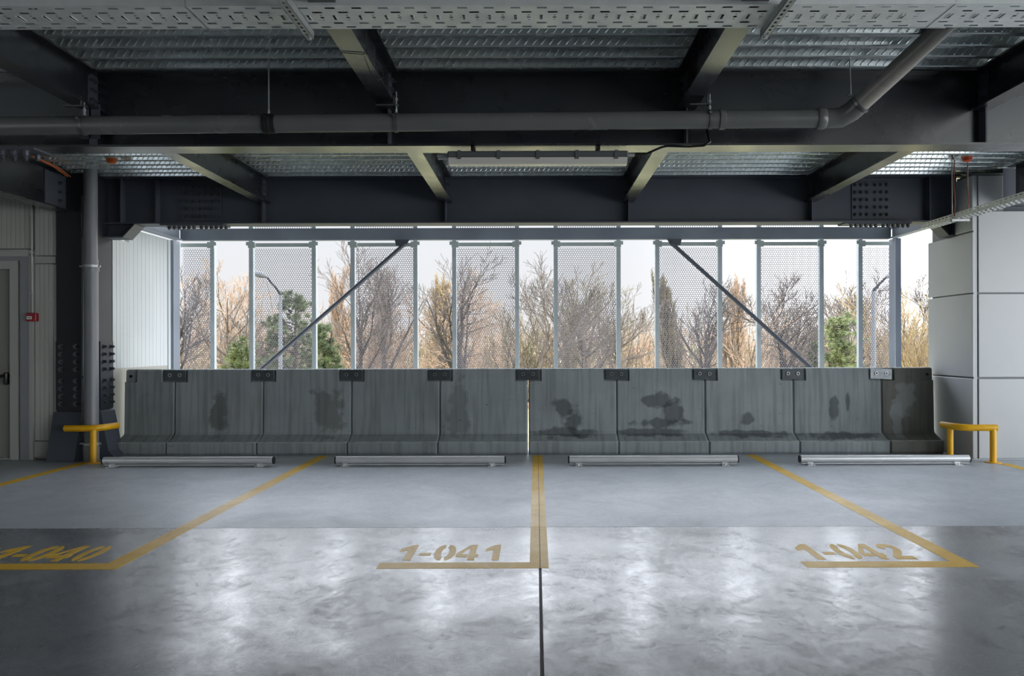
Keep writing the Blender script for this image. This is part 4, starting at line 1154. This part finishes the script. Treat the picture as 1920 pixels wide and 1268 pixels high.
def conifer(px, topy, d, seed, lab, m_, style, wfac, base_px=0):
    rng = random.Random(seed)
    X = (px - 1005) * d / F; ztop = 1.3 + (647 - topy) * d / F
    H = ztop - GZ
    t = thing('conifer_tree', (X, d, GZ), lab, 'tree')
    A, B = MB(), MB()
    seg(A, Vector((X, d, GZ)), Vector((X + rng.gauss(0, .1), d, ztop - .1)), .14, .02, 6)
    nb = 70 if style == 'pine' else 90
    for k in range(nb):
        f = (k + rng.random()) / nb
        z = GZ + H * (.2 + .8 * f)
        Lb = H * wfac * (1 - f) ** (.75 if style == 'pine' else .95) * rng.uniform(.6, 1.1) + .12
        az = rng.uniform(0, 6.283)
        up = .35 if style == 'pine' else .05
        dr = Vector((math.cos(az), math.sin(az), up + rng.gauss(0, .12))).normalized()
        p0 = Vector((X, d, z)); p1 = p0 + dr * Lb
        seg(A, p0, p1, .03, .012, 3)
        nt_ = int(3 + Lb * 3)
        for j in range(nt_):
            c = p0.lerp(p1, .35 + .65 * (j + rng.random()) / nt_) + Vector((rng.gauss(0, .12), rng.gauss(0, .12), rng.gauss(0, .08)))
            for q in range(60 if style == 'pine' else 40):
                dd = Vector((rng.gauss(0, 1), rng.gauss(0, 1), rng.gauss(.4 if style == 'pine' else -.1, .8))).normalized()
                ln = rng.uniform(.12, .24)
                sd = dd.orthogonal().normalized() * .011
                c0 = c + dd * .02
                B.face([c0 - sd, c0 + sd, c0 + dd * ln * .8])
    A.build('trunk', M['bark_dark'], t); tag(B.build('needles', M[m_], t), kind='stuff')
conifer(548, 552, 27, 1, 'large dark green pine behind the left street lamp', 'needles', 'pine', .42)
conifer(607, 612, 24, 2, 'small green pine at the left of the second open gap', 'needles', 'pine', .20)
conifer(452, 655, 18, 3, 'low yellow-green conifer at the foot of the first open gap', 'needles_y', 'pine', .22)
conifer(1577, 596, 21, 4, 'yellow-green spruce in the open gap next to the right street lamp', 'needles_y', 'spruce', .26)
conifer(1528, 645, 34, 5, 'low dark conifer behind the sixth full panel, left of the spruce', 'needles', 'spruce', .22)

# tangled brush and far trees: one mass nobody could count
rng = random.Random(5)
B1, B2 = MB(), MB()
for k in range(3400):
    d = rng.uniform(46, 85); X = rng.uniform(-.72, .62) * d
    h = rng.uniform(3.0, 5.6) * (1.0 if rng.random() < .8 else 1.4)
    p = Vector((X, d, GZ)); dr = Vector((rng.gauss(0, .14), rng.gauss(0, .14), 1)).normalized()
    bb = B1 if rng.random() < .6 else B2
    n = 4
    for i in range(n):
        dr = (dr + Vector((rng.gauss(0, .12), rng.gauss(0, .12), 0))).normalized(); q = p + dr * h / n
        seg(bb, p, q, .04 * (1 - i / n) + .012, .04 * (1 - (i + 1) / n) + .012, 3)
        for j in range(6 if i > 1 else (2 if i else 0)):
            dd = (dr + Vector((rng.gauss(0, .5), rng.gauss(0, .5), rng.gauss(.1, .35)))).normalized(); c = p.lerp(q, rng.random())
            e = c + dd * rng.uniform(.4, 1.3); seg(bb, c, e, .016, .011, 3)
        p = q
tag(B1.build('brush_thicket', M['twig_tan']), 'tan tangle of bare brush filling the distance below the trees', 'thicket', None, 'stuff')
tag(B2.build('brush_thicket', M['twig_olive']), 'olive-brown tangle of bare brush mixed through the far undergrowth', 'thicket', None, 'stuff')
# gently rolling far slope
b = MB(); nx, ny = 60, 8
for j in range(ny):
    for i in range(nx):
        x = -200 + 400 * i / (nx - 1); y = 130 + 200 * j / (ny - 1)
        b.v.append((x, y, -3.2 + (j / (ny - 1)) * (4.0 + .8 * math.sin(x * .05) + .5 * math.sin(x * .13 + 1))))
for j in range(ny - 1):
    for i in range(nx - 1):
        a = j * nx + i; b.f.append((a, a + 1, a + nx + 1, a + nx))
tag(b.build('far_hill', M['ground'], smooth=True), kind='structure')

# street lamps
def street_lamp(px, d, ytop, xh, yh, lab, wide):
    k = d / F
    X = (px - 1005) * k; zt = 1.3 + (647 - ytop) * k; Xh = (xh - 1005) * k; zh = 1.3 + (647 - yh) * k
    t = thing('street_lamp', (X, d, GZ), lab, 'street lamp', 'street lamps')
    b = MB(); b.tube([(X, d, GZ), (X, d, 1.3 + (647 - 603) * k)], .055, 14); b.tube([(X, d, 1.3 + (647 - 604) * k), (X, d, zt)], .045, 12); b.build('pole', M['lampgrey'], t, smooth=40)
    ax, az = Xh - X, zh - zt
    b = MB(); b.tube([(X, d, zt - .1), (X, d, zt), (X + ax * .1, d, zt + az * .16), (X + ax * .3, d, zt + az * .36), (Xh, d, zh)], [.034, .034, .032, .028, .025], 10); b.build('arm', M['lampdark'], t, smooth=40)
    u = .36 * wide; sg = 1 if ax > 0 else -1
    b = MB(); b.tube([(Xh - sg * .04 * wide, d, zh - .03), (Xh + sg * .12 * wide, d, zh + .04 * wide), (Xh + sg * .26 * wide, d, zh + .07 * wide), (Xh + sg * u, d, zh + .06 * wide)], [.03, .075 * wide, .07 * wide, .02], 14); b.build('head', M['lamphead'], t, smooth=40)
street_lamp(526, 22, 552, 499, 517, 'street lamp with a large oval head in front of the pine', 1.1)
street_lamp(1638, 18.5, 548, 1664, 520, 'street lamp with a thin arm behind the last half-width panel', .55)

def house(px, d, wpx, ytop, yroof, lab):
    k = d / F; X = (px - 1005) * k; W = wpx * k; z1 = 1.3 + (647 - ytop) * k; z2 = 1.3 + (647 - yroof) * k
    t = thing('house', (X, d, GZ), lab, 'house', 'distant houses')
    b = MB(); b.box(X - W / 2, X + W / 2, d, d + 9, GZ, z1); b.build('house_walls', M['housewall'], t)
    b = MB(); b.prism([(d - .5, z1), (d + 4.5, z2), (d + 9.5, z1)], 'x', X - W / 2 - .4, X + W / 2 + .4); b.build('roof', M['houseroof'], t)
house(1192, 160, 34, 668, 656, 'pale house with red roof in the fifth open gap')
house(1215, 175, 26, 656, 648, 'farther pale house beside the fifth full panel')
house(1385, 150, 24, 690, 682, 'small white house low in the sixth open gap')
house(1505, 170, 30, 668, 658, 'pale house with red roof behind the sixth full panel')
